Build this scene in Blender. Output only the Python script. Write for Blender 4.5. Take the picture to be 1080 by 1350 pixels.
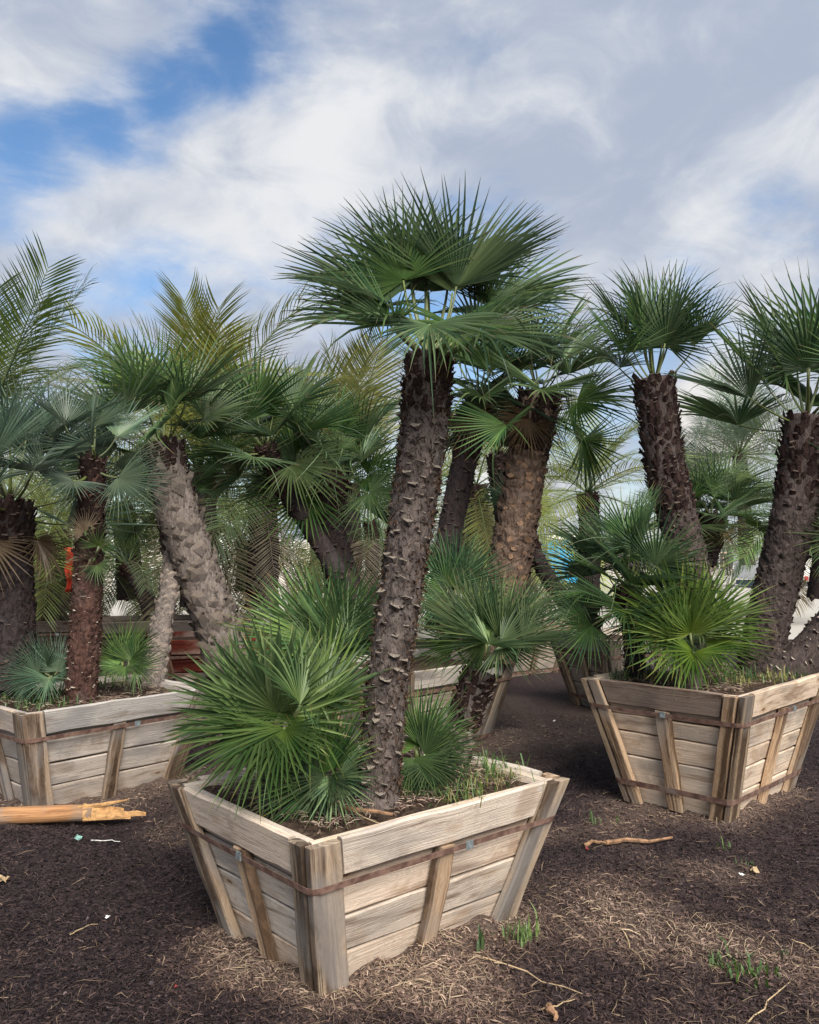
import bpy, math, random
import numpy as np
from mathutils import Vector, Matrix, noise as mnoise

for o in list(bpy.data.objects): bpy.data.objects.remove(o)
SC = bpy.context.scene
COL = SC.collection
R = math.radians

# ------------------------------------------------------------------ camera
F, HOR, CAMZ = 1120.0, 728.0, 1.6
PITCH = math.atan((HOR - 675.0) / F)
cam_d = bpy.data.cameras.new('camera'); cam = bpy.data.objects.new('camera', cam_d); COL.objects.link(cam)
cam_d.sensor_fit = 'HORIZONTAL'; cam_d.sensor_width = 36.0; cam_d.lens = 36.0 * F / 1080.0
cam_d.clip_start = 0.05; cam_d.clip_end = 2000
cam.location = (0, 0, CAMZ); cam.rotation_euler = (R(90) + PITCH, 0, 0)
SC.camera = cam
FW = Vector((0, math.cos(PITCH), math.sin(PITCH))); UP = Vector((0, -math.sin(PITCH), math.cos(PITCH)))
def ray(px, py): return FW + Vector(((px - 540) / F, 0, 0)) + UP * (-(py - 675) / F)
def at(px, py, Y):
    d = ray(px, py); return Vector((0, 0, CAMZ)) + d * (Y / d.y)
def atz(px, py, z):
    d = ray(px, py); return Vector((0, 0, CAMZ)) + d * ((z - CAMZ) / d.z)

# ------------------------------------------------------------------ world / sun / exposure
SUN_EL, SUN_AZ = R(44), R(160)      # azimuth measured from +Y (view direction) clockwise
sun_dir = Vector((math.sin(SUN_AZ) * math.cos(SUN_EL), math.cos(SUN_AZ) * math.cos(SUN_EL), math.sin(SUN_EL)))
W = bpy.data.worlds.new('World'); SC.world = W; W.use_nodes = True
wn, wl = W.node_tree.nodes, W.node_tree.links
wn.clear()
def wnode(t, **kw):
    n = wn.new(t)
    for k, v in kw.items(): setattr(n, k, v)
    return n
def wmath(op, a, b=None, clamp=False):
    n = wnode('ShaderNodeMath', operation=op, use_clamp=clamp)
    for i, v in enumerate((a, b)):
        if v is None: continue
        if isinstance(v, (int, float)): n.inputs[i].default_value = v
        else: wl.new(v, n.inputs[i])
    return n.outputs[0]
def wmix(f, a, b):
    n = wnode('ShaderNodeMix', data_type='RGBA')
    if isinstance(f, (int, float)): n.inputs[0].default_value = f
    else: wl.new(f, n.inputs[0])
    for i, v in ((6, a), (7, b)):
        if isinstance(v, tuple): n.inputs[i].default_value = (*v, 1)
        else: wl.new(v, n.inputs[i])
    return n.outputs[2]
def wsmooth(v, lo, hi, to0=0.0, to1=1.0):
    n = wnode('ShaderNodeMapRange', interpolation_type='SMOOTHSTEP')
    wl.new(v, n.inputs[0]); n.inputs[1].default_value = lo; n.inputs[2].default_value = hi
    n.inputs[3].default_value = to0; n.inputs[4].default_value = to1
    return n.outputs[0]
tc = wnode('ShaderNodeTexCoord')
DIR = tc.outputs['Generated']
def wnoise(scale, rot=(0, 0, 0), stretch=(1, 1, 1), detail=8, rough=0.55, dist=0.0, loc=(0, 0, 0)):
    m = wnode('ShaderNodeMapping'); m.inputs['Rotation'].default_value = rot; m.inputs['Scale'].default_value = stretch
    m.inputs['Location'].default_value = loc
    wl.new(DIR, m.inputs['Vector'])
    n = wnode('ShaderNodeTexNoise'); n.inputs['Scale'].default_value = scale; n.inputs['Detail'].default_value = detail
    n.inputs['Roughness'].default_value = rough; n.inputs['Distortion'].default_value = dist
    wl.new(m.outputs[0], n.inputs['Vector']); return n.outputs[0]
def blob(px, py, rad_deg, w):
    c = ray(px, py).normalized()
    n = wnode('ShaderNodeVectorMath', operation='DOT_PRODUCT'); wl.new(DIR, n.inputs[0]); n.inputs[1].default_value = c
    return wsmooth(n.outputs['Value'], math.cos(R(rad_deg)), 1.0, 0.0, w)
sky = wnode('ShaderNodeTexSky', sky_type='NISHITA'); sky.sun_disc = False
sky.sun_elevation = SUN_EL; sky.sun_rotation = SUN_AZ; sky.air_density = 1.0; sky.dust_density = 0.6; sky.ozone_density = 2.0
base = wnoise(2.6, rot=(0, R(-24), 0), stretch=(1.0, 1.0, 2.3), detail=9, rough=0.56, dist=0.5, loc=(0.35, 0.1, 0.2))
wisp = wnoise(7.0, rot=(0, R(-24), 0), stretch=(0.8, 1.0, 2.0), detail=8, rough=0.62, dist=0.9, loc=(1.7, 0.4, 0.9))
dens = wmath('ADD', wmath('MULTIPLY', base, 0.72), wmath('MULTIPLY', wisp, 0.28))
fine = wnoise(17.0, rot=(0, R(-24), 0), stretch=(0.7, 1.0, 1.6), detail=7, rough=0.62, dist=1.0, loc=(3.1, 0.7, 2.2))
dens = wmath('ADD', wmath('MULTIPLY', dens, 0.86), wmath('MULTIPLY', fine, 0.14))
for b in ((-10, 205, 6, -.12), (80, 178, 4.5, -.13), (170, 138, 4.5, -.13), (255, 100, 4.5, -.11), (340, 70, 4, -.10), (450, 80, 3.5, -.075), (215, 118, 3.5, -.07), (290, 88, 3.5, -.08), (130, 155, 3, -.05), (110, 40, 9, .075), (40, 110, 5, .03), (230, 30, 5, .03),
          (960, 290, 6, -.13), (1040, 300, 4, -.06), (600, 400, 8, -.10), (160, 400, 6, -.09), (870, 400, 5, -.08), (110, 260, 5, .07), (330, 215, 7, .09), (480, 170, 5, .06),
          (700, 130, 16, .13), (950, 120, 14, .11), (1000, 345, 4, .10), (940, 545, 3.5, .14), (480, 300, 6, .05)):
    dens = wmath('ADD', dens, blob(*b))
cover = wsmooth(dens, 0.30, 0.57)
shade = wnoise(3.4, rot=(0, R(-24), 0), stretch=(1, 1, 1.7), detail=7, rough=0.5, dist=0.6, loc=(0.2, 2.1, 0.4))
shade2 = wnoise(9.0, stretch=(1, 1, 1.6), detail=7, rough=0.6, dist=0.8, loc=(5.2, 2.1, 3.4))
sh = wmath('ADD', wmath('MULTIPLY', shade, 0.65), wmath('MULTIPLY', shade2, 0.35))
for b in ((100, 250, 10, .10), (330, 200, 9, .09), (480, 170, 6, .07), (950, 340, 6, .13), (940, 545, 4, .20), (800, 130, 18, -.05), (260, 310, 8, .02)):
    sh = wmath('ADD', sh, blob(*b))
lit = wsmooth(sh, 0.40, 0.68)
sxyz = wnode('ShaderNodeSeparateXYZ'); wl.new(DIR, sxyz.inputs[0])
low = wsmooth(sxyz.outputs[2], 0.05, 0.26, 1.0, 0.0)
ccol = wmix(lit, (2.05, 2.35, 2.95), wmix(low, (3.95, 4.0, 4.1), (4.3, 3.95, 3.6)))
hs = wnode('ShaderNodeHueSaturation'); hs.inputs['Saturation'].default_value = 1.15; hs.inputs['Value'].default_value = 0.8
wl.new(sky.outputs[0], hs.inputs['Color'])
final = wmix(cover, hs.outputs[0], ccol)
bg = wnode('ShaderNodeBackground'); bg.inputs['Strength'].default_value = 0.10
wl.new(final, bg.inputs['Color'])
wo = wnode('ShaderNodeOutputWorld'); wl.new(bg.outputs[0], wo.inputs['Surface'])
sl = bpy.data.lights.new('sun', 'SUN'); sl.energy = 3.2; sl.angle = R(38); sl.color = (1.0, 0.95, 0.88)
so = bpy.data.objects.new('sun', sl); COL.objects.link(so); so.rotation_euler = (-sun_dir).to_track_quat('-Z', 'Y').to_euler()
so.location = (0, -5, 12)
SC.view_settings.view_transform = 'Standard'; SC.view_settings.look = 'None'
SC.view_settings.gamma = 1.0; SC.view_settings.use_curve_mapping = False
SC.view_settings.exposure = 1.08
SC.render.engine = 'CYCLES'

rng = random.Random(7)
nrg = np.random.default_rng(11)

# ------------------------------------------------------------------ materials
MATS = {}
class NT:
    def __init__(s, name):
        s.m = bpy.data.materials.new(name); s.m.use_nodes = True
        s.t = s.m.node_tree; s.n = s.t.nodes; s.l = s.t.links
        s.b = s.n['Principled BSDF']; s.out = s.n['Material Output']; MATS[name] = s.m
    def node(s, t, **kw):
        n = s.n.new(t)
        for k, v in kw.items(): setattr(n, k, v)
        return n
    def put(s, sock, v):
        if isinstance(v, (int, float)): sock.default_value = v
        elif isinstance(v, tuple): sock.default_value = (*v, 1) if len(v) == 3 and sock.type == 'RGBA' else v
        else: s.l.new(v, sock)
    def coord(s, kind='Object', scale=(1, 1, 1), loc=None):
        c = s.node('ShaderNodeTexCoord'); m = s.node('ShaderNodeMapping'); m.inputs['Scale'].default_value = scale
        s.l.new(c.outputs[kind], m.inputs['Vector'])
        if loc is not None: s.put(m.inputs['Location'], loc)
        return m.outputs[0]
    def noise(s, vec, scale, detail=5, rough=.55, dist=0):
        n = s.node('ShaderNodeTexNoise'); n.inputs['Scale'].default_value = scale; n.inputs['Detail'].default_value = detail
        n.inputs['Roughness'].default_value = rough; n.inputs['Distortion'].default_value = dist
        s.l.new(vec, n.inputs['Vector']); return n.outputs[0]
    def smooth(s, v, lo, hi, a=0., b=1.):
        n = s.node('ShaderNodeMapRange', interpolation_type='SMOOTHSTEP'); s.put(n.inputs[0], v)
        for i, q in enumerate((lo, hi, a, b)): n.inputs[i + 1].default_value = q
        return n.outputs[0]
    def mix(s, f, a, b, blend='MIX'):
        n = s.node('ShaderNodeMix', data_type='RGBA', blend_type=blend); s.put(n.inputs[0], f); s.put(n.inputs[6], a); s.put(n.inputs[7], b)
        return n.outputs[2]
    def math(s, op, a, b=0.):
        n = s.node('ShaderNodeMath', operation=op); s.put(n.inputs[0], a); s.put(n.inputs[1], b); return n.outputs[0]
    def bump(s, h, strength=.5, dist=.01):
        n = s.node('ShaderNodeBump'); n.inputs['Strength'].default_value = strength; n.inputs['Distance'].default_value = dist
        s.l.new(h, n.inputs['Height']); s.l.new(n.outputs[0], s.b.inputs['Normal'])
    def fin(s, col, rough=.8, spec=.3):
        s.put(s.b.inputs['Base Color'], col); s.put(s.b.inputs['Roughness'], rough); s.b.inputs['Specular IOR Level'].default_value = spec
        return s.m

def wood(name, pale, mid, dark, stain_lo, stain_hi, knots=True, sv=(1.5, 9, 1)):
    t = NT(name)
    oi = t.node('ShaderNodeObjectInfo')
    v = t.coord('UV', (.7, 16, 1))
    g = t.noise(v, 3.0, 7, .62, .6)
    v2 = t.coord('UV', (2.2, 5.5, 1))
    rings = t.noise(v2, 1.6, 2, .5, .4)
    sw = t.math('SINE', t.math('MULTIPLY', rings, 85.0))
    fine = t.noise(t.coord('UV', (2.5, 110, 1)), 2.0, 4, .6, .3)
    gg = t.math('ADD', t.math('MULTIPLY', g, .75), t.math('MULTIPLY', t.smooth(sw, -1, 1), .16))
    c = t.mix(t.smooth(gg, .22, .60), mid, pale)
    c = t.mix(t.math('MULTIPLY', t.smooth(g, .42, .30), .6), c, tuple(q * .5 for q in mid))
    c = t.mix(t.math('MULTIPLY', t.smooth(fine, .55, .70), .28), c, tuple(q * .5 for q in mid))
    v3 = t.coord('UV', sv)
    st = t.noise(v3, 1.7, 6, .6, .5)
    c = t.mix(t.math('MULTIPLY', t.smooth(st, stain_lo, stain_hi), .85), c, dark)
    ck = t.noise(t.coord('UV', (.55, 38, 1)), 1.5, 3, .5, .2)
    c = t.mix(t.math('MULTIPLY', t.smooth(ck, .66, .72), .8), c, tuple(q * .45 for q in dark))
    bl = t.noise(t.coord('UV', (2.4, 3.2, 1)), 1.6, 4, .6, .3)
    c = t.mix(t.math('MULTIPLY', t.smooth(bl, .54, .66), .55), c, (.33, .235, .16))
    c = t.mix(t.math('MULTIPLY', t.smooth(sw, .55, .95), .30), c, tuple(q * .55 for q in mid))
    v5 = t.coord('UV', (1.0, 2.0, 1))
    gr = t.noise(v5, 2.3, 4, .5)
    c = t.mix(t.math('MULTIPLY', t.smooth(gr, .47, .64), .62), c, (.33, .305, .28))
    if knots:
        vo = t.node('ShaderNodeTexVoronoi', feature='F1'); t.l.new(t.coord('UV', (2.6, 7, 1)), vo.inputs['Vector']); vo.inputs['Scale'].default_value = 1.25
        c = t.mix(t.smooth(vo.outputs['Distance'], .105, .05), c, tuple(q * .8 for q in dark))
        c = t.mix(t.math('MULTIPLY', t.smooth(vo.outputs['Distance'], .26, .10), .35), c, (.33, .2, .1))
    c = t.mix(1.0, c, oi.outputs['Color'], 'MULTIPLY')
    t.bump(t.math('ADD', t.math('ADD', g, fine), t.math('MULTIPLY', st, .6)), .6, .006)
    return t.fin(c, .85, .2)
wood('weathered_board', (.69, .61, .52), (.57, .485, .395), (.15, .085, .05), .54, .70, True, (.7, 6, 1))
wood('weathered_post', (.55, .43, .31), (.36, .25, .16), (.050, .027, .016), .45, .56, False, (.30, 8, 1))
wood('soil_red_board', (.13, .03, .02), (.09, .022, .016), (.04, .012, .01), .6, .8, False)

t = NT('rusty_strap'); v = t.coord('Object')
n1 = t.noise(v, 22, 6, .6); n2 = t.noise(v, 5, 4)
c = t.mix(t.smooth(n1, .35, .65), (.105, .056, .042), (.23, .14, .105)); c = t.mix(t.smooth(n2, .58, .75), c, (.24, .2, .17))
t.bump(n1, .4, .003); t.fin(c, .75, .35)
t = NT('galvanized_clip'); v = t.coord('Object'); t.b.inputs['Metallic'].default_value = .6
t.fin(t.mix(t.smooth(t.noise(v, 60), .4, .6), (.22, .26, .27), (.36, .40, .40)), .5)

t = NT('mulch_soil'); v = t.coord('Object')
n1 = t.noise(v, 55, 8, .7, 1.0); n2 = t.noise(v, 1.1, 4, .55, .4); n3 = t.noise(v, 190, 4, .6)
c = t.mix(t.smooth(n1, .35, .68), (.022, .016, .019), (.095, .066, .062))
dr = t.node('ShaderNodeAttribute', attribute_name='col')
c = t.mix(t.math('MULTIPLY', dr.outputs['Fac'], .8), c, t.mix(t.smooth(n1, .3, .7), (.10, .068, .055), (.26, .19, .15)))
c = t.mix(t.math('MULTIPLY', t.smooth(n2, .5, .68), .4), c, (.035, .026, .028))
c = t.mix(t.math('MULTIPLY', t.smooth(n3, .60, .75), .5), c, (.16, .11, .08))
t.bump(t.math('ADD', n1, n3), .9, .02); t.fin(c, .92, .15)
t = NT('mulch_chip'); a = t.node('ShaderNodeAttribute', attribute_name='col')
t.fin(a.outputs['Color'], .85, .2)
t = NT('planter_soil'); v = t.coord('Object'); n1 = t.noise(v, 40, 7, .7, .8)
t.bump(n1, .9, .02); t.fin(t.mix(t.smooth(n1, .35, .7), (.03, .02, .016), (.13, .088, .06)), .95, .1)
t = NT('pale_concrete'); v = t.coord('Object'); n1 = t.noise(v, .6, 6, .6); n2 = t.noise(v, 9, 4)
t.fin(t.mix(n2, t.mix(n1, (.33, .30, .26), (.48, .45, .40)), (.42, .39, .34)), .9, .2)

def fan_mat(name, a, b, hub, tip, tipamt, transl=.28):
    t = NT(name)
    uv = t.node('ShaderNodeUVMap'); sp = t.node('ShaderNodeSeparateXYZ'); t.l.new(uv.outputs[0], sp.inputs[0])
    oi = t.node('ShaderNodeObjectInfo')
    c = t.mix(sp.outputs[1], a, b)
    c = t.mix(t.math('MULTIPLY', t.smooth(sp.outputs[0], .45, .03), .6), c, hub)
    edge = t.math('ADD', sp.outputs[0], t.math('MULTIPLY', sp.outputs[1], .10))
    c = t.mix(t.math('MULTIPLY', t.smooth(edge, .93, 1.0), tipamt), c, tip)
    hv = t.node('ShaderNodeHueSaturation'); t.put(hv.inputs['Color'], c)
    t.put(hv.inputs['Value'], t.smooth(oi.outputs['Random'], 0, 1, .68, 1.45)); 
    t.put(hv.inputs['Saturation'], t.smooth(t.math('FRACT', t.math('MULTIPLY', oi.outputs['Random'], 7.3)), 0, 1, .8, 1.12))
    yl = t.math('MULTIPLY', t.smooth(t.math('FRACT', t.math('MULTIPLY', oi.outputs['Random'], 13.7)), .86, 1.0), .3)
    hvc = t.mix(yl, hv.outputs[0], (.20, .21, .06))
    geo = t.node('ShaderNodeNewGeometry')
    c2 = t.mix(t.math('MULTIPLY', geo.outputs['Backfacing'], .2), hvc, (.13, .19, .14))
    c2 = t.mix(1.0, c2, oi.outputs['Color'], 'MULTIPLY')
    t.fin(c2, .44, .32)
    tr = t.node('ShaderNodeBsdfTranslucent'); t.l.new(hv.outputs[0], tr.inputs['Color'])
    mx = t.node('ShaderNodeMixShader'); mx.inputs[0].default_value = transl
    t.l.new(t.b.outputs[0], mx.inputs[1]); t.l.new(tr.outputs[0], mx.inputs[2]); t.l.new(mx.outputs[0], t.out.inputs['Surface'])
fan_mat('fan_green', (.036, .084, .034), (.160, .228, .082), (.12, .20, .06), (.22, .13, .07), .75)
fan_mat('fan_blue', (.042, .082, .056), (.125, .180, .118), (.15, .20, .12), (.2, .14, .09), .6)
fan_mat('fan_bright', (.056, .118, .036), (.185, .275, .095), (.19, .27, .06), (.25, .17, .08), .5, .33)
fan_mat('fan_dark', (.022, .052, .028), (.080, .130, .062), (.08, .12, .04), (.18, .1, .06), .6)
fan_mat('feather_green', (.080, .130, .045), (.150, .200, .065), (.15, .18, .05), (.34, .25, .08), .9)
fan_mat('feather_yellow', (.16, .20, .04), (.32, .31, .08), (.30, .27, .07), (.40, .27, .09), 1.0, .42)
fan_mat('feather_pale', (.10, .15, .10), (.16, .21, .14), (.2, .22, .14), (.3, .26, .18), .6)
fan_mat('dead_frond', (.13, .090, .055), (.24, .175, .11), (.12, .075, .04), (.24, .17, .1), .5, .15)
fan_mat('grass_blade', (.06, .15, .035), (.13, .22, .05), (.16, .17, .06), (.34, .29, .12), .9)
fan_mat('dry_grass', (.26, .20, .08), (.20, .22, .07), (.22, .18, .09), (.36, .28, .13), .9)
fan_mat('petiole_green', (.085, .15, .06), (.12, .19, .07), (.16, .12, .04), (.1, .15, .05), 0, .05)

def bark(name, a, b, c_, sc=30, sx=.35):
    t = NT(name); v = t.coord('Object', (1, 1, 1)); vs = t.coord('Object', (1, 1, sx))
    n1 = t.noise(vs, sc, 7, .68, .8); n2 = t.noise(v, 7, 4, .5); n3 = t.noise(t.coord('Object', (1, 1, .12)), sc * 5, 3, .6)
    c = t.mix(t.smooth(n1, .3, .7), a, b); c = t.mix(t.math('MULTIPLY', t.smooth(n2, .5, .72), .6), c, c_)
    c = t.mix(t.math('MULTIPLY', t.smooth(n3, .55, .75), .4), c, tuple(min(1, q * 1.7) for q in b))
    t.bump(t.math('ADD', n1, t.math('MULTIPLY', n3, .5)), .9, .02); return t.fin(c, .9, .15)
bark('bark_brown', (.056, .045, .041), (.165, .132, .115), (.15, .128, .115))
bark('bark_mid', (.036, .027, .025), (.110, .083, .074), (.10, .082, .074))
bark('bark_dark', (.022, .017, .018), (.068, .050, .047), (.055, .048, .050))
bark('bark_grey', (.095, .078, .068), (.25, .205, .175), (.19, .16, .145))
bark('bark_orange', (.085, .055, .042), (.24, .165, .12), (.19, .145, .115))
bark('bark_red', (.045, .024, .020), (.125, .066, .050), (.09, .068, .058))
bark('stub_pale', (.36, .29, .23), (.68, .58, .47), (.30, .24, .18), 60, 1)
bark('stub_orange', (.36, .20, .12), (.60, .38, .24), (.44, .33, .24), 60, 1)
bark('stub_grey', (.18, .145, .12), (.42, .34, .275), (.28, .24, .2), 60, 1)
bark('stub_dim', (.075, .052, .042), (.19, .14, .11), (.12, .1, .09), 60, 1)
bark('boot_dark', (.018, .011, .011), (.062, .036, .030), (.085, .06, .045), 40, .5)
bark('fibre_brown', (.05, .03, .02), (.13, .08, .05), (.1, .07, .05), 60, 1)

def flat(name, c, rough=.6, spec=.4, var=.15, sc=6, metal=0):
    t = NT(name); v = t.coord('Object'); n = t.noise(v, sc, 5, .6)
    t.b.inputs['Metallic'].default_value = metal
    return t.fin(t.mix(t.smooth(n, .3, .7), tuple(q * (1 - var) for q in c), tuple(min(1, q * (1 + var)) for q in c)), rough, spec)
flat('white_paint', (.72, .71, .68), .5); flat('cream_wall', (.56, .51, .45), .85, .2, .1, 2)
flat('dark_glass', (.02, .03, .055), .12, .6, .1); flat('tinted_glass', (.12, .22, .30), .12, .6, .1)
flat('black_rubber', (.02, .02, .022), .8, .3); flat('steel_grey', (.32, .32, .33), .45, .5, .15, 9, .5)
flat('red_tape', (.42, .04, .035), .5); flat('blue_plastic', (.02, .26, .46), .45, .4, .15)
flat('red_cloth', (.55, .07, .035), .85, .2, .25); flat('rust_pipe', (.42, .30, .23), .7, .3, .25, 20)
flat('tan_bark', (.26, .15, .085), .9, .2, .4, 25); flat('straw', (.42, .31, .18), .8, .2, .25, 30)
flat('green_scrap', (.16, .30, .26), .5, .4, .4, 60); flat('red_scrap', (.28, .04, .035), .5); flat('white_scrap', (.75, .74, .7), .6)
flat('blue_steel', (.05, .08, .13), .6); flat('hill_scrub', (.10, .12, .08), 1, .1, .3, .5)
flat('broken_wood', (.46, .26, .11), .8, .2, .3, 40)
t = NT('peeled_log'); n1 = t.noise(t.coord('Object', (1.2, 14, 14)), 2.2, 6, .6, .5); n2 = t.noise(t.coord('Object', (1, 1, 1)), 3.2, 4, .55)
c = t.mix(t.smooth(n1, .3, .65), (.20, .09, .04), (.42, .22, .10)); c = t.mix(t.smooth(n2, .42, .56), c, t.mix(n1, (.15, .11, .085), (.36, .26, .18)))
n3 = t.noise(t.coord('Object', (.8, 60, 60)), 2.0, 4, .6, .2)
c = t.mix(t.math('MULTIPLY', t.smooth(n3, .58, .66), .7), c, (.11, .06, .035))
t.bump(t.math('ADD', n1, n3), .7, .008); t.fin(c, .8, .2)

# ------------------------------------------------------------------ mesh helpers
class MB:
    def __init__(s): s.v = []; s.f = []; s.uv = []; s.mi = []
    def add(s, verts, faces, uvs=None, mi=0):
        o = len(s.v); s.v += [tuple(p) for p in verts]
        s.uv += list(uvs) if uvs is not None else [(0.5, 0.5)] * len(verts)
        s.f += [tuple(i + o for i in f) for f in faces]; s.mi += [mi] * len(faces)
    def mesh(s, name, mats, smooth=False):
        m = bpy.data.meshes.new(name); m.from_pydata(s.v, [], s.f)
        u = m.uv_layers.new(name='UVMap')
        li = np.empty(len(m.loops), dtype=np.int32); m.loops.foreach_get('vertex_index', li)
        u.data.foreach_set('uv', np.asarray(s.uv, dtype=np.float32)[li].ravel())
        for q in (mats if isinstance(mats, (list, tuple)) else [mats]): m.materials.append(MATS[q])
        m.polygons.foreach_set('material_index', s.mi)
        if smooth: m.polygons.foreach_set('use_smooth', [True] * len(s.f))
        m.update(); return m
def link(name, mesh, parent=None, mw=None):
    o = bpy.data.objects.new(name, mesh); COL.objects.link(o)
    if parent is not None: o.parent = parent
    if mw is not None: o.matrix_basis = mw
    return o
def tag(o, label=None, cat=None, group=None, kind=None):
    if label: o['label'] = label
    if cat: o['category'] = cat
    if group: o['group'] = group
    if kind: o['kind'] = kind
    return o
def empty(name, loc, label, cat, group=None, rz=0.):
    o = bpy.data.objects.new(name, None); COL.objects.link(o); o.location = loc; o.rotation_euler = (0, 0, rz)
    o.empty_display_size = .1
    return tag(o, label, cat, group)
def tube(mb, pts, rads, sides=8, caps=True, mi=0, jitter=0., rnd=None, flatten=1.0):
    pts = [Vector(p) for p in pts]; n = len(pts); vs = []; uv = []
    ref = Vector((0.13, 0.31, 1)) if abs((pts[-1] - pts[0]).normalized().z) < .9 else Vector((1, .1, 0))
    L = 0.
    for i, p in enumerate(pts):
        t = (pts[min(i + 1, n - 1)] - pts[max(i - 1, 0)]).normalized()
        a = t.cross(ref).normalized(); b = t.cross(a)
        if i: L += (p - pts[i - 1]).length
        for k in range(sides):
            q = 2 * math.pi * k / sides; r = rads[i] * (1 + (rnd.uniform(-jitter, jitter) if rnd else 0))
            vs.append(p + a * math.cos(q) * r + b * math.sin(q) * r * flatten); uv.append((L, k / sides))
    fs = [(i * sides + k, i * sides + (k + 1) % sides, (i + 1) * sides + (k + 1) % sides, (i + 1) * sides + k) for i in range(n - 1) for k in range(sides)]
    if caps: fs += [tuple(range(sides - 1, -1, -1)), tuple(range((n - 1) * sides, n * sides))]
    mb.add(vs, fs, uv, mi)
def boxm(mb, c, s, mi=0, rz=0.):
    ca, sa = math.cos(rz), math.sin(rz); vs = []
    for z in (-1, 1):
        for x, y in ((-1, -1), (1, -1), (1, 1), (-1, 1)):
            X, Y = x * s[0] / 2, y * s[1] / 2
            vs.append((c[0] + X * ca - Y * sa, c[1] + X * sa + Y * ca, c[2] + z * s[2] / 2))
    mb.add(vs, [(3, 2, 1, 0), (4, 5, 6, 7), (0, 1, 5, 4), (1, 2, 6, 5), (2, 3, 7, 6), (3, 0, 4, 7)], None, mi)
def np_mesh(name, V, Q, mat, col=None, uv=None):
    m = bpy.data.meshes.new(name); nv, nf = len(V), len(Q); k = Q.shape[1]
    m.vertices.add(nv); m.vertices.foreach_set('co', V.astype(np.float32).ravel())
    m.loops.add(nf * k); m.loops.foreach_set('vertex_index', Q.astype(np.int32).ravel())
    m.polygons.add(nf); m.polygons.foreach_set('loop_start', np.arange(nf, dtype=np.int32) * k)
    m.update(calc_edges=True)
    if col is not None:
        a = m.color_attributes.new('col', 'FLOAT_COLOR', 'POINT'); a.data.foreach_set('color', np.concatenate([col, np.ones((nv, 1))], 1).astype(np.float32).ravel())
    if uv is not None:
        u = m.uv_layers.new(name='UVMap'); u.data.foreach_set('uv', uv[Q.ravel()].astype(np.float32).ravel())
    m.materials.append(MATS[mat]); m.validate(); return m

# ------------------------------------------------------------------ ground
BOXES = []     # footprints of the planter boxes
def inside(x, y, grow=0.):
    m = np.zeros(len(x), bool)
    for cx, cy, u, hx, hy in BOXES:
        a = (x - cx) * u.x + (y - cy) * u.y; b = -(x - cx) * u.y + (y - cy) * u.x
        m |= (abs(a) < hx + grow) & (abs(b) < hy + grow)
    return m
def edge_dist(x, y):
    x = np.asarray(x, float); y = np.asarray(y, float); d = np.full(x.shape, 9.)
    for cx, cy, u, hx, hy in BOXES[:4]:
        a = abs((x - cx) * u.x + (y - cy) * u.y) - hx; b = abs(-(x - cx) * u.y + (y - cy) * u.x) - hy
        d = np.minimum(d, np.hypot(np.maximum(a, 0), np.maximum(b, 0)))
    return d
def gh(x, y):
    x = np.asarray(x, float); y = np.asarray(y, float)
    h = .018 * np.sin(1.9 * x + .7) * np.cos(1.5 * y) + .014 * np.sin(4.1 * x + 2.3 * y) + .009 * np.sin(9.3 * x - 5.2 * y + 1.) * np.cos(3.3 * y)
    h = h + .006 * np.sin(23 * x + 11 * y) * np.sin(19 * y - 8 * x) + .004 * np.sin(47 * x - 13 * y) * np.sin(41 * y + 17 * x)
    h = h + .008 * np.sin(13.1 * x + 2.2 * np.sin(3 * y)) * np.sin(11.7 * y + 1.9 * np.sin(4 * x))
    if BOXES: h = h + .038 * np.exp(-(edge_dist(x, y) / .085)) * (.7 + .5 * np.sin(17 * x) * np.sin(15 * y)) * (y < 9)
    fade = np.clip((13 - y) / 4, 0, 1) * np.clip((9 - np.abs(x)) / 3, 0, 1)
    return (h - .005) * fade
def graded(lo, hi, step, far_lo, far_hi):
    mid = list(np.arange(lo, hi, step)); a = []; s = step; p = lo
    while p > far_lo: s *= 1.25; p -= s; a.append(max(p, far_lo))
    b = []; s = step; p = mid[-1]
    while p < far_hi: s *= 1.25; p += s; b.append(min(p, far_hi))
    return np.array(a[::-1] + mid + b)
mb = MB(); mb.add([(-200, 15.5, .02), (200, 15.5, .02), (200, 75, .02), (-200, 75, .02)], [(0, 1, 2, 3)])
tag(link('road', mb.mesh('road', 'pale_concrete')), 'pale concrete yard road behind the palm boxes', 'road', kind='structure')
# low hills on the horizon
mb = MB(); hv = []; hf = []
N = 120
for i in range(N + 1):
    x = -900 + 1800 * i / N; hgt = 9 + 7 * mnoise.noise(Vector((i * .13, 3, 0))) + 3 * mnoise.noise(Vector((i * .5, 9, 0)))
    hv += [(x, 640, -1), (x, 700, max(2, hgt)), (x, 900, -1)]
for i in range(N):
    for k in (0, 1): hf.append((i * 3 + k, i * 3 + 3 + k, i * 3 + 4 + k, i * 3 + 1 + k))
mb.add(hv, hf); tag(link('hills', mb.mesh('hills', 'hill_scrub', True)), 'low scrub hills on the far horizon', 'hills', kind='structure')

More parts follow.
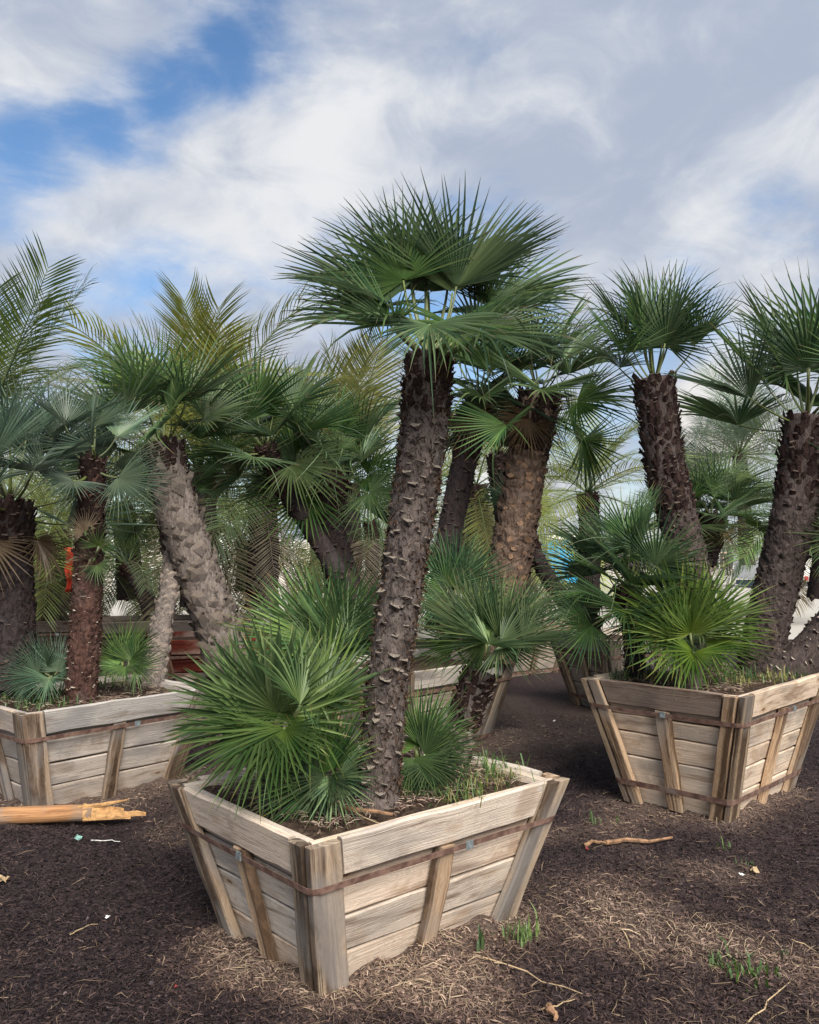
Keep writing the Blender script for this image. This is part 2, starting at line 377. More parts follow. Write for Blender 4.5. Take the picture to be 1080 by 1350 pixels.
# ------------------------------------------------------------------ planter boxes
def beam(name, P, l0, l1, a0, a1, b0, b1, mat, parent, n=5, rough=.003, tint=(1, 1, 1, 1), seed=0):
    """P(l,a,b) -> point; l length (callable ends allowed), a width, b thickness"""
    r = random.Random(seed); mb = MB(); c = min(.007, (a1 - a0) * .2, abs(b1 - b0) * .25)
    prof = [(a0 + c, b0), (a1 - c, b0), (a1, b0 + c), (a1, b1 - c), (a1 - c, b1), (a0 + c, b1), (a0, b1 - c), (a0, b0 + c)]
    uo, vo = r.uniform(0, 40), r.uniform(0, 40); vs = []; uv = []
    ve = [0]
    for k in range(1, 8): ve.append(ve[-1] + math.hypot(prof[k][0] - prof[k - 1][0], prof[k][1] - prof[k - 1][1]))
    ew = [r.uniform(-1, 1) for _ in range(8)]
    for i in range(n + 1):
        f = i / n; wob = [mnoise.noise(Vector((f * 4 + uo, k * .6, vo))) for k in (0, 5)]
        for k, (a, b) in enumerate(prof):
            e0 = l0(a) if callable(l0) else l0; e1 = l1(a) if callable(l1) else l1
            l = e0 + (e1 - e0) * f
            da = rough * (wob[0] if a < (a0 + a1) / 2 else wob[1]) * 1.6 + r.uniform(-rough, rough) * .25
            db = r.uniform(-rough, rough) * .2
            if i in (0, n): l += r.uniform(-.002, .002)
            vs.append(P(l, a + da, b + db)); uv.append((l + uo, ve[k] + vo))
    fs = [(i * 8 + k, i * 8 + (k + 1) % 8, (i + 1) * 8 + (k + 1) % 8, (i + 1) * 8 + k) for i in range(n) for k in range(8)]
    fs += [tuple(range(7, -1, -1)), tuple(range(n * 8, n * 8 + 8))]
    mb.add(vs, fs, uv); m = mb.mesh(name, mat)
    o = link(name, m, parent); o.color = tint; return o
def fixn(o):
    import bmesh
    bm = bmesh.new(); bm.from_mesh(o.data); bmesh.ops.recalc_face_normals(bm, faces=bm.faces); bm.to_mesh(o.data); bm.free()

def planter(label, front, udir, LU, LV, rim, soil, lower=True, seg=5, tone=(1, 1, 1), seed=0, mat='weathered_board', H=.80, k=.25, rimh=.15, clips=True, rims=None):
    r = random.Random(seed)
    u = Vector((udir[0], udir[1], 0)).normalized(); v = Vector((-u.y, u.x, 0))
    LU -= .08; LV -= .05; f = Vector((front[0], front[1], 0)) + u * .04 + v * .02; c = f + u * LU / 2 + v * LV / 2; z0 = rim - H
    root = empty('planter_box', (c.x, c.y, z0), label, 'planter box', 'wooden boxes holding the nursery palms', math.atan2(u.y, u.x))
    BOXES.append((c.x, c.y, u, LU / 2 - k * (H - max(0, -z0)) + .03, LV / 2 - k * (H - max(0, -z0)) + .03))
    X, Y = Vector((1, 0, 0)), Vector((0, 1, 0))
    sides = [(X, -Y, LU / 2, LV / 2, True), (Y, -X, LV / 2, LU / 2, False), (X, Y, LU / 2, LV / 2, True), (Y, X, LV / 2, LU / 2, False)]
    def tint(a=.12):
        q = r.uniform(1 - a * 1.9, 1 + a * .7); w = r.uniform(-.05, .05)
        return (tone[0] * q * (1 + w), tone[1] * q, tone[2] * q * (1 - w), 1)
    for si, (tv, nv, hl, hd, full) in enumerate(sides):
        def PB(l, a, b, tv=tv, nv=nv, hd=hd):      # length along side, a = height
            return tv * l + nv * (hd - (H - a) * k + b) + Vector((0, 0, a))
        def PP(l, a, b, tv=tv, nv=nv, hd=hd):      # posts: length = height
            return tv * a + nv * (hd - (H - l) * k + b) + Vector((0, 0, l))
        e = 0 if full else .034
        rows = [0, .145, .30, .455, .60, H]; rows = [q + (r.uniform(-.02, .02) if 0 < i < 5 else 0) for i, q in enumerate(rows)]
        for i in range(5):
            g0 = 0 if i == 0 else .0035
            db = r.uniform(-.004, .004)
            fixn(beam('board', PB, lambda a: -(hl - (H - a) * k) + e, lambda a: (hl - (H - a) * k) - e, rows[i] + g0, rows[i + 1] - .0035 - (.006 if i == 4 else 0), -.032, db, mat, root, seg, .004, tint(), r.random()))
        pw = .085
        # rim board laid over the top, between the corner posts
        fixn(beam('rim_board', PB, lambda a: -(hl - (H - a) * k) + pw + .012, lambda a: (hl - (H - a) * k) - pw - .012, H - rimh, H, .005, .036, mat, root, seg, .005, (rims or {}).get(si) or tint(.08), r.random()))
        # corner posts (two per side), following the slanting corner
        for sgn in (-1, 1):
            def PC(l, a, b, sgn=sgn, tv=tv, nv=nv, hl=hl, hd=hd):
                return tv * sgn * (hl - (H - l) * k - a) + nv * (hd - (H - l) * k + b) + Vector((0, 0, l))
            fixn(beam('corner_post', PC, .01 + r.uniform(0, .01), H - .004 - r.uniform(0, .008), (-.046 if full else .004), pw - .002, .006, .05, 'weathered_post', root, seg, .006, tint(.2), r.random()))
        fixn(beam('middle_post', PP, .02, H - rimh - .006, r.uniform(-.06, -.03), r.uniform(.03, .05), .006, .046, 'weathered_post', root, seg, .005, tint(.15), r.random()))
        fixn(beam('side_post', PP, .02, H - rimh - .006, -(hl - .30), -(hl - .30) + .0001 + .055, .006, .03, 'weathered_post', root, seg, .005, tint(.15), r.random())) if False else None
    # straps: closed loops, bulging round the corner posts
    def strap(zc, hh, name='strap'):
        mb = MB(); off = .055; ch = .035; loop = []
        for zz in (zc - hh / 2, zc + hh / 2):
            for t_ in (0., .0025):
                hx = LU / 2 - (H - zz) * k + off + t_; hy = LV / 2 - (H - zz) * k + off + t_
                ring = []
                cs = [(-1, -1), (1, -1), (1, 1), (-1, 1)]
                for qi, (sx, sy) in enumerate(cs):
                    aa = [(sx * hx, sy * (hy - ch)), (sx * (hx - ch * .3), sy * (hy - ch * .3)), (sx * (hx - ch), sy * hy)]
                    if (sx * sy) < 0: aa = aa[::-1]
                    ring += aa
                # sagging intermediate points
                full = []
                for i, p in enumerate(ring):
                    full.append(p); q = ring[(i + 1) % len(ring)]
                    if math.hypot(p[0] - q[0], p[1] - q[1]) > .3:
                        for g_ in (.25, .5, .75):
                            full.append((p[0] + (q[0] - p[0]) * g_, p[1] + (q[1] - p[1]) * g_))
                loop.append([(x, y, zz - .012 * max(0, min(1, 1 - abs(abs(x) - hx) / .2)) * 0 + .006 * mnoise.noise(Vector((x * 3, y * 3, zc * 5)))) for x, y in full])
        n = len(loop[0]); vs = sum(loop, [])
        fs = []
        for i in range(n):
            j = (i + 1) % n
            for a, b in ((0, 1), (1, 3), (3, 2), (2, 0)): fs.append((a * n + i, a * n + j, b * n + j, b * n + i))
        mb.add(vs, fs); o = link(name, mb.mesh(name, 'rusty_strap'), root); fixn(o)
    strap(H - rimh - .024, .025)
    if lower: strap(.15, .036)
    if clips:
        for (sx, sy, ax) in ((0, -1, 0), (-1, 0, 1)):
            mb = MB(); zz = H - rimh - .022
            hx = LU / 2 - (H - zz) * k + .06; hy = LV / 2 - (H - zz) * k + .06
            boxm(mb, (sx * hx + (.10 if ax == 0 else 0), sy * hy - (.0 if ax == 0 else .02), zz), (.038, .005, .032) if ax == 0 else (.005, .034, .032))
            link('strap_clip', mb.mesh('strap_clip', 'galvanized_clip'), root)
    # soil
    mb = MB(); n = 18; vs = []; sz = H - (rim - soil)
    hx = LU / 2 - (H - sz) * k - .034; hy = LV / 2 - (H - sz) * k - .034
    for j in range(n + 1):
        for i in range(n + 1):
            a, b = -1 + 2 * i / n, -1 + 2 * j / n
            bump_ = .025 * mnoise.noise(Vector((a * 3 + seed, b * 3, 1))) + .012 * mnoise.noise(Vector((a * 11, b * 11 + seed, 1)))
            vs.append((a * hx, b * hy, sz + bump_ + .03 * (1 - max(abs(a), abs(b)))))
    mb.add(vs, [(j * (n + 1) + i, j * (n + 1) + i + 1, (j + 1) * (n + 1) + i + 1, (j + 1) * (n + 1) + i) for j in range(n) for i in range(n)])
    link('soil', mb.mesh('soil', 'planter_soil', True), root)
    return root

A_f = atz(404, 1115, .615); B_f = atz(978, 918, .796); C_f = atz(27, 941, .65); D_f = atz(528, 888, .70); E_l = atz(722, 832, .75)
UA = (.756, .655); UB = (.70, .714); UC = (.66, .75); UD = (.70, .714); UE = (.91, .41)
def frm(p): return (p.x, p.y)
planter('pale weathered wooden planter box in the foreground holding the tall palm', frm(A_f), UA, 1.36, 1.05, .615, .575, False, 8, (1.08, 1.03, .985), 1, k=.28)
planter('tan wooden planter box with dark rim board and two rusty straps at right', frm(B_f), UB, 1.38, 1.04, .796, .745, True, 8, (1.08, 1.0, .91), 2, rims={1: (.36, .31, .29, 1)})
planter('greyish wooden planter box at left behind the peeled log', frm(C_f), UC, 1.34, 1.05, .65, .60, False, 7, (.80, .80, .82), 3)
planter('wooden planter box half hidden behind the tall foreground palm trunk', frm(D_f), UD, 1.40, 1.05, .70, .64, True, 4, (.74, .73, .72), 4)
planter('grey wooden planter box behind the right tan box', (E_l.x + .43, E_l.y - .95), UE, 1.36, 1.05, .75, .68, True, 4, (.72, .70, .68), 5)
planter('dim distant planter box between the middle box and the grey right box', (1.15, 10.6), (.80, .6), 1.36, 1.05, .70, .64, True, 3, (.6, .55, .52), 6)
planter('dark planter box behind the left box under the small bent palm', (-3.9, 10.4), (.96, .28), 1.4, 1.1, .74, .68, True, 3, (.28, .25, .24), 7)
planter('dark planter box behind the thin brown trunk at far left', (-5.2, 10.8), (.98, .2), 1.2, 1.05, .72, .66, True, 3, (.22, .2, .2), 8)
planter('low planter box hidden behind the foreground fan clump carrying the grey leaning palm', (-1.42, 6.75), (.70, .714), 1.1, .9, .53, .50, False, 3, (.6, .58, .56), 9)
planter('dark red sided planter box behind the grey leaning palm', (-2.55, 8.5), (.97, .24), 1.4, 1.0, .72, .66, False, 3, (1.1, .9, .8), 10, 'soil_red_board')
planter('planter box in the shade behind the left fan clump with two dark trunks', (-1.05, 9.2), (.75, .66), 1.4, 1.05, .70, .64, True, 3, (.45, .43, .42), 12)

# ------------------------------------------------------------------ palm foliage meshes (shared)
def fan_mesh(name, N, A, split, cup, droop, fold, rnd, mat, wide=1.0):
    """unit radius, hub at origin, midrib along +X, upper face +Z"""
    mb = MB(); st = (.02, .16, .34, .52, .70, .86, 1.0); dth = 2 * A / N
    for i in range(N):
        th = -A + dth * (i + .5) + rnd.uniform(-.25, .25) * dth * .5
        ths = -A + dth * (i + .5)
        L = (.68 + .32 * math.cos(ths / A * 1.45)) * rnd.uniform(.92, 1.03)
        bend = droop * rnd.uniform(.4, 1.5); side = rnd.uniform(-.05, .05); rv = rnd.random() ** 1.3; twist = rnd.uniform(-2.5, 2.5)
        if rnd.random() < .06: bend += rnd.uniform(.3, .7)
        ws = split * math.tan(dth / 2) * L
        vs = []; uv = []
        for r_ in st:
            if r_ <= split: ang = ths; w = r_ * L * math.tan(dth / 2) * 1.02
            else:
                g = (r_ - split) / (1 - split); ang = ths + (th - ths) * g + side * g; w = ws * wide * (1 - g ** 1.35) * .92 + .0008
            rr = r_ * L
            z = cup * rr * abs(math.sin(ths)) ** 1.3 + .10 * rr * math.cos(ths) - bend * rr * rr * r_
            x, y = rr * math.cos(ang), rr * math.sin(ang)
            if abs(ths) > 1.57: x *= .8
            px, py = -math.sin(ang), math.cos(ang)
            fd = fold * w; tw = (twist * max(0, r_ - split)) * w
            vs += [(x - px * w, y - py * w, z + fd - tw), (x, y, z - fd), (x + px * w, y + py * w, z + fd + tw)]
            uv += [(r_, rv)] * 3
        fs = []
        for k in range(len(st) - 1):
            o = k * 3
            fs += [(o, o + 3, o + 4, o + 1), (o + 1, o + 4, o + 5, o + 2)]
        mb.add(vs, fs, uv)
    return mb.mesh(name, mat)
def pet_mesh(name, L, bow, rnd, mat='petiole_green', r0=.013, r1=.007):
    mb = MB(); n = 5; pts = []
    for i in range(n + 1):
        f = i / n; pts.append((-L * (1 - f), rnd.uniform(-.003, .003), -bow * math.sin(f * math.pi)))
    tube(mb, pts, [r0 + (r1 - r0) * i / n for i in range(n + 1)], 6, True, 0, 0, None, .55)
    mb.uv = [(.2, .5)] * len(mb.v)
    return mb.mesh(name, mat, True)
FANS = {}
def fans(mat):
    if mat not in FANS:
        rr = random.Random(hash(mat) % 1000 if False else sum(map(ord, mat)))
        FANS[mat] = [fan_mesh('fan_blade', rr.choice((24, 27, 30) if mat == 'fan_bright' else (30, 34, 36, 40)), R(rr.uniform(88, 128)), rr.uniform(.26, .40), rr.uniform(.15, .75), rr.uniform(.02, .16), rr.uniform(.45, .9), rr, mat, rr.uniform(.8, 1.0)) for _ in range(10)]
    return FANS[mat]
PETS = [pet_mesh('petiole', L, .02, random.Random(5)) for L in (.5, .7, .9)]
PETD = [pet_mesh('petiole', .7, .02, random.Random(6), 'fibre_brown')]

def frame(d, roll, ref=Vector((0, 0, 1)), face=0.):
    if face: ref = Vector((0, -face, 1 - face))
    X = d.normalized(); Y = ref.cross(X)
    if Y.length < .05: Y = Vector((0, 1, 0)).cross(X)
    Y.normalize(); Zv = X.cross(Y)
    q = Matrix((X, Y, Zv)).transposed().to_4x4()
    return q @ Matrix.Rotation(roll, 4, 'X')
def dead_skirt(root, top, n, Rad, plen, seed):
    rnd = random.Random(seed)
    for i in range(n):
        a, el = rnd.uniform(0, 6.283), R(rnd.uniform(-72, -48)); d = Vector((math.cos(a) * math.cos(el), math.sin(a) * math.cos(el), math.sin(el)))
        put_fan(root, top + Vector((math.cos(a), math.sin(a), 0)) * .09 + d * plen, d, Rad * rnd.uniform(.6, .9), plen, 'dead_frond', rnd, R(rnd.uniform(-40, 40)), 0., True)
def put_fan(root, hub, d, Rad, plen, mat, rnd, roll=0., nod=0., dead=False, tint=None, variant=None):
    """hub world position; d petiole direction; nod rotates the blade down relative to the petiole"""
    M = frame(d, roll, face=rnd.choice((0, 0, .2, .4, .55))); B = M @ Matrix.Rotation(nod, 4, 'Y')
    loc = Matrix.Translation(hub - root.location)
    fs = fans('dead_frond' if dead else mat)
    o = link('frond', fs[variant if variant is not None else rnd.randrange(len(fs))], root, loc @ B @ Matrix.Scale(Rad, 4))
    o.color = tint or (1, 1, 1, 1)
    pm = (PETD if dead else PETS); pm = pm[rnd.randrange(len(pm))]
    L0 = -min(v.co.x for v in pm.vertices); s = plen / L0
    p = link('petiole', pm, o); 
    S = Matrix.Diagonal((s, 1, 1, 1)) 
    p.matrix_basis = Matrix.Scale(1 / Rad, 4) @ Matrix.Rotation(-nod, 4, 'Y') @ S
    return o
def crown(root, top, axis, n, Rad, plen, mat, seed, emin=-15, emax=82, drop=0., rollv=25, nodv=(0, 35), tint=None, az0=None, azr=360, spread=None):
    rnd = random.Random(seed); axis = axis.normalized(); az = rnd.uniform(0, 360) if az0 is None else az0
    q = Vector((0, 0, 1)).rotation_difference(axis)
    for i in range(n):
        f = (i + .5) / n
        el = emax + (emin - emax) * f ** .85 + rnd.uniform(-9, 9)
        if azr == 360: a = az + i * 137.5 + rnd.uniform(-14, 14)
        else: a = az + rnd.uniform(-azr / 2, azr / 2)
        d = Vector((math.cos(R(a)) * math.cos(R(el)), math.sin(R(a)) * math.cos(R(el)), math.sin(R(el))))
        d = q @ d; pl = plen * rnd.uniform(.75, 1.15); s = Rad * rnd.uniform(.82, 1.1)
        st = top + axis * (-.10 * f) + d * .03
        put_fan(root, st + d * pl, d, s, pl, mat, rnd, R(rnd.uniform(-rollv, rollv)), R(rnd.uniform(*nodv)), False, tint)

# ------------------------------------------------------------------ trunks
def spline(pts, n):
    out = []; P = [pts[0] * 2 - pts[1]] + pts + [pts[-1] * 2 - pts[-2]]; m = len(pts) - 1
    for i in range(n + 1):
        t_ = i / n * m; k = min(int(t_), m - 1); f = t_ - k; a, b, c, d = P[k:k + 4]
        out.append(.5 * ((2 * b) + (c - a) * f + (2 * a - 5 * b + 4 * c - d) * f * f + (3 * b - a - 3 * c + d) * f ** 3))
    return out
def stub_mesh(kind, rnd, mats):
    mb = MB(); j = lambda s=.08: rnd.uniform(-s, s)
    if kind == 'lip':
        V = [(-.42, -.06, .34 + j()), (.42, -.06, .32 + j()), (-.30 + j(), .30, .10 + j()), (.30 + j(), .28, .09 + j()), (j(.2), .58 + j(.15), -.02 + j()), (-.36, -.06, -.5), (.36, -.06, -.5), (0, .05, -.42)]
        Fs = [(0, 1, 3, 4, 2), (0, 2, 5), (3, 1, 6), (2, 4, 7, 5), (4, 3, 6, 7)]; mi = [0, 1, 1, 1, 1]
    elif kind == 'knob':
        V = []; 
        for k in range(7):
            a = 2 * math.pi * k / 7; V.append((.55 * math.cos(a), -.05, .55 * math.sin(a)))
        for k in range(7):
            a = 2 * math.pi * k / 7; V.append((.40 * math.cos(a) + j(.05), .30 + j(.08) + .08 * math.sin(a), .36 * math.sin(a) + .12 + j(.05)))
        Fs = [tuple(range(7, 14))] + [(k, (k + 1) % 7, 7 + (k + 1) % 7, 7 + k) for k in range(7)]; mi = [0] + [1] * 7
    elif kind == 'plate':
        V = [(-.55, -.05, -.1), (0, -.05, -.8), (.55, -.05, -.1), (.34, .34 + j(), .55 + j()), (-.34, .34 + j(), .55 + j()), (0, .34, .1), (.3, -.06, .5), (-.3, -.06, .5)]
        Fs = [(0, 1, 5), (1, 2, 5), (2, 3, 5), (0, 5, 4), (5, 3, 4), (4, 3, 6, 7)]; mi = [1, 1, 0, 0, 0, 1]
    else:  # boot: long upward pointing leaf base
        w = .5; V = [(-w, -.1, -.5), (w, -.1, -.5), (w * .8, .22, .4), (-w * .8, .22, .4), (.3 + j(), .46 + j(), .85 + j(.2)), (-.3 + j(), .46 + j(), .8 + j(.2)), (0, .02, -.9), (.22, .28, .78), (-.22, .28, .76), (0, .40, .5)]
        Fs = [(0, 6, 9, 3), (6, 1, 2, 9), (9, 2, 4), (3, 9, 5), (9, 4, 5), (5, 4, 7, 8), (2, 1, 7, 4), (0, 3, 5, 8)]; mi = [1, 1, 1, 1, 1, 0, 1, 1]
    o = len(mb.v); mb.v += V; mb.uv += [(.5, .5)] * len(V); mb.f += Fs; mb.mi += mi
    return mb.mesh('leaf_stub', mats)
STUBS = {}
def stubs(kind, cut, body):
    k = (kind, cut, body)
    if k not in STUBS: STUBS[k] = [stub_mesh(kind, random.Random(i * 7 + 1), [cut, body]) for i in range(5)]
    return STUBS[k]
def trunk(root, path, rad, bark_m, kind, cut, size, rows, per, seed, singles=True, boot=.2, bootsize=.07, fibres=600, up=0., sides=22, bootn=None, flare=0., under=0., urelief=.6):
    """path world points base->top; rad list at the control points"""
    rnd = random.Random(seed); L = sum((path[i + 1] - path[i]).length for i in range(len(path) - 1))
    n = max(8, int(L / .035)); pts = spline(path, n); base = root.location
    def rad_at(f):
        t_ = f * (len(rad) - 1); k = min(int(t_), len(rad) - 2); return rad[k] + (rad[k + 1] - rad[k]) * (t_ - k)
    mb = MB(); vs = []; uv = []; fr = []
    for i, p in enumerate(pts):
        f = i / n; T = (pts[min(i + 1, n)] - pts[max(i - 1, 0)]).normalized()
        a = T.cross(Vector((.3, -1, .05))).normalized(); b = a.cross(T).normalized(); fr.append((p, T, a, b))
        for k in range(sides):
            q = 2 * math.pi * k / sides
            rr = rad_at(f) * (1 + .06 * mnoise.noise(Vector((math.cos(q) * 1.6, math.sin(q) * 1.6, i * .22 + seed))) + .05 * mnoise.noise(Vector((math.cos(q) * 4, math.sin(q) * 4, i * .8 + seed))) + rnd.uniform(-.02, .02))
            if flare: rr *= 1 + flare * max(0, 1 - f / .06) 
            vs.append(p + (a * math.cos(q) + b * math.sin(q)) * rr - base); uv.append((k / sides, f * L))
    fs = [(i * sides + k, i * sides + (k + 1) % sides, (i + 1) * sides + (k + 1) % sides, (i + 1) * sides + k) for i in range(n) for k in range(sides)]
    fs.append(tuple(range(n * sides, (n + 1) * sides)))
    mb.add(vs, fs, uv); tr = link('trunk', mb.mesh('trunk', bark_m, True), root)
    def basis(f, q, tilt=0.):
        x = min(f * n, n - 1e-4); i = int(x); g = x - i
        p = fr[i][0].lerp(fr[i + 1][0], g); T = fr[i][1]; a, b = fr[i][2], fr[i][3]
        o = a * math.cos(q) + b * math.sin(q); tg = T.cross(o).normalized()
        M = Matrix((tg, o, T)).transposed().to_4x4()
        M.translation = p + o * rad_at(f) * .985 - base
        return M @ Matrix.Rotation(tilt, 4, 'X')
    # leaf stubs
    ms = stubs(kind, cut, bark_m); joined = MB()
    lim = 1 - boot
    for j in range(rows):
        f = (j + .5) / rows * lim
        for k in range(per):
            if rnd.random() < .22: continue
            q = 2 * math.pi * (k + .5 * (j % 2)) / per + rnd.uniform(-.3, .3) + j * .05
            s = size * (rnd.uniform(.35, 1.0) if rnd.random() < .7 else rnd.uniform(.9, 1.35)); fl = .75 if kind == 'lip' else .9
            M = basis(min(.995, max(0.004, f + rnd.uniform(-.6, .6) / rows)), q, up + rnd.uniform(-.15, .25)) @ Matrix.Rotation(rnd.uniform(-.25, .25), 4, 'Y') @ Matrix.Diagonal((s, s * fl * rnd.uniform(.7, 1.2), s * fl * rnd.uniform(.6, 1.2), 1))
            m = ms[rnd.randrange(5)]
            if singles: link('leaf_stub', m, tr, M)
            else:
                joined.add([M @ v.co for v in m.vertices], [tuple(p.vertices) for p in m.polygons]); 
                for q_, p in enumerate(m.polygons): joined.mi[-len(m.polygons) + q_] = p.material_index
    if not singles and joined.v: tag(link('leaf_stub_cover', joined.mesh('leaf_stub_cover', [cut, bark_m]), tr), kind='stuff')
    if under:
        ub = MB(); um = stubs('plate', bark_m, bark_m); ur = int(L * lim / (under * .62)); up_ = max(7, int(6.283 * rad_at(.5) / (under * .8)))
        for j in range(ur):
            for k in range(up_):
                q = 2 * math.pi * (k + .5 * (j % 2)) / up_ + rnd.uniform(-.2, .2); s = under * rnd.uniform(.75, 1.25)
                M = basis(min(.995, max(.002, (j + rnd.uniform(.1, .9)) / ur * lim)), q, rnd.uniform(-.1, .2)) @ Matrix.Rotation(rnd.uniform(-.3, .3), 4, 'Y') @ Matrix.Diagonal((s, s * urelief * rnd.uniform(.5, 1.3), s * .8, 1))
                m = um[rnd.randrange(5)]; ub.add([M @ v.co for v in m.vertices], [tuple(p.vertices) for p in m.polygons])
        tag(link('bark_plate_cover', ub.mesh('bark_plate_cover', bark_m), tr), kind='stuff')
    # old leaf bases under the crown
    if boot > 0:
        jb = MB(); bm_ = stubs('boot', 'stub_dim', 'boot_dark'); br = bootn or max(5, int(boot * L / .030))
        for j in range(br):
            f = lim + (j + .3) / br * boot
            for k in range(11):
                q = 2 * math.pi * (k + .5 * (j % 2)) / 11 + rnd.uniform(-.25, .25); s = bootsize * .78 * rnd.uniform(.6, 1.25)
                M = basis(min(.998, f), q, rnd.uniform(-.35, .1)) @ Matrix.Rotation(rnd.uniform(-.3, .3), 4, 'Y') @ Matrix.Diagonal((s, s, s * rnd.uniform(.8, 1.3), 1))
                m = bm_[rnd.randrange(5)]; joined_n = len(m.polygons)
                jb.add([M @ v.co for v in m.vertices], [tuple(p.vertices) for p in m.polygons])
                for q_, p in enumerate(m.polygons): jb.mi[-joined_n + q_] = p.material_index
        tag(link('leaf_base_cover', jb.mesh('leaf_base_cover', ['stub_dim', 'boot_dark']), tr), kind='stuff')
    if fibres:
        fb = MB()
        for _ in range(fibres):
            M = basis(rnd.uniform(.01, .995), rnd.uniform(0, 6.283)); l = rnd.uniform(.015, .05); w = .0012
            dx, dz, dy = rnd.uniform(-1, 1) * .6, rnd.uniform(-1, .8), rnd.uniform(.08, .5)
            v = Vector((dx, dy, dz)).normalized() * l
            fb.add([M @ Vector((-w, -.004, 0)), M @ Vector((w, -.004, 0)), M @ (v * .6 + Vector((w * .7, 0, 0))), M @ (v + Vector((0, -.3 * l, 0)))], [(0, 1, 2), (0, 2, 3)])
        tag(link('bark_fibre', fb.mesh('bark_fibre', 'fibre_brown'), tr), kind='stuff')
    return tr, fr
def px_path(P, Y, dY=0.):
    n = len(P) - 1; return [at(p[0], p[1], Y + dY * i / n) for i, p in enumerate(P)]
def pxr(r, Y): return [q * Y / F for q in r]
PALMG = 'fan palms growing in the wooden boxes'
def palm(label, P, Y, rpx, bark_m, kind, cut, size, rows, per, seed, n, Rad, plen, mat, singles=False, boot=.2, bootsize=.07, fibres=500, dY=0., crownkw=None, **kw):
    path = px_path(P, Y, dY); root = empty('fan_palm', path[0], label, 'palm', PALMG)
    tr, fr = trunk(root, path, pxr(rpx, Y), bark_m, kind, cut, size, rows, per, seed, singles, boot, bootsize, fibres, **kw)
    if n: crown(root, path[-1], fr[-1][1] * .5 + Vector((0, 0, .5)), n, Rad, plen, mat, seed + 50, **(crownkw or {}))
    if n >= 17: dead_skirt(root, path[-1], 2, Rad * .8, plen * .6, seed + 9)
    return root, path, fr
def fan_px(root, hub, tip, Y, base, Rad, mat, rnd, dy=0., roll=0., nod=0., dead=False, tint=None, variant=None, face=None):
    """hub pixel, tip pixel (gives the direction in the picture plane), dy = lean toward (-) or away from the camera"""
    h = at(hub[0], hub[1], Y); t_ = at(tip[0], tip[1], Y) - h; L = t_.length; t_ = t_.normalized() + Vector((0, dy, 0))
    b = Vector(base); pd = (h - b)
    M = frame(t_, roll * .6, face=rnd.uniform(.1, .78) if face is None else face); o = None
    fs = fans('dead_frond' if dead else mat); B = M
    o = link('frond', fs[variant if variant is not None else rnd.randrange(len(fs))], root, Matrix.Translation(h - root.location) @ B @ Matrix.Scale(Rad, 4))
    o.color = tint or (1, 1, 1, 1)
    pm = PETS[rnd.randrange(3)]; L0 = -min(v.co.x for v in pm.vertices)
    p = link('petiole', pm, o); Mp = frame(pd, 0)
    p.matrix_basis = (Matrix.Scale(1 / Rad, 4) @ B.inverted() @ Mp @ Matrix.Diagonal((pd.length / L0, 1, 1, 1)))
    return o

# ---- main palm
r1 = random.Random(101)
main, mp, mfr = palm('tall dark trunked fan palm leaning right, tallest and nearest, in the foreground box',
    [(496, 1068), (503, 980), (514, 880), (530, 770), (546, 660), (558, 570), (567, 468)], 3.48, [27, 25.5, 25.5, 26.5, 28.5, 30, 30], 'bark_brown', 'lip', 'stub_pale', .048, 44, 8, 21, 0, .5, .3, 'fan_green', True, 13e-2, .044, 6000, flare=.25, under=.05, urelief=.26)
YM = 3.48; tb = mp[-1]
for hub, tip, dy, Rd, roll, dyh, var, fc in (
    ((532, 370), (465, 258), .2, .50, -.2, .0, 0, .55), ((542, 362), (528, 230), .4, .48, .1, .10, 1, .5), ((597, 386), (645, 250), .45, .50, .35, .06, 3, .15), ((562, 368), (572, 225), .6, .48, .2, .12, 8, .3), ((592, 372), (650, 236), .6, .5, .3, .16, 5, .3), ((602, 378), (705, 268), .3, .52, .4, .05, 3, .4),
    ((506, 402), (375, 352), .1, .47, -.35, -.05, 5, .3), ((510, 392), (402, 296), .4, .50, -.2, .12, 6, .45), ((505, 415), (385, 432), -.1, .45, -.3, -.1, 7, .25), ((648, 398), (780, 350), .1, .48, .3, .05, 8, .35),
    ((640, 402), (752, 300), .4, .50, .3, .12, 0, .45), ((566, 428), (560, 480), -1.3, .40, .0, -.28, 1, .2), ((634, 440), (700, 470), -.7, .42, .3, -.18, 2, .3), ((628, 432), (748, 402), -.1, .43, .4, .0, 4, .2),
    ((520, 430), (430, 447), -.5, .40, -.2, -.2, 3, .3), ((508, 405), (415, 392), .9, .46, .0, .2, 2, 0), ((645, 412), (745, 382), .9, .46, .0, .2, 7, 0), ((565, 385), (560, 275), 1.0, .48, 0, .22, 4, .1), ((600, 430), (618, 500), -.7, .34, .2, -.1, 9, .2)):
    fan_px(main, hub, tip, YM + dyh, tb + Vector((0, 0, -.02)), Rd, 'fan_green', r1, dy, roll, variant=var, tint=(.80, .84, .86, 1), face=fc)

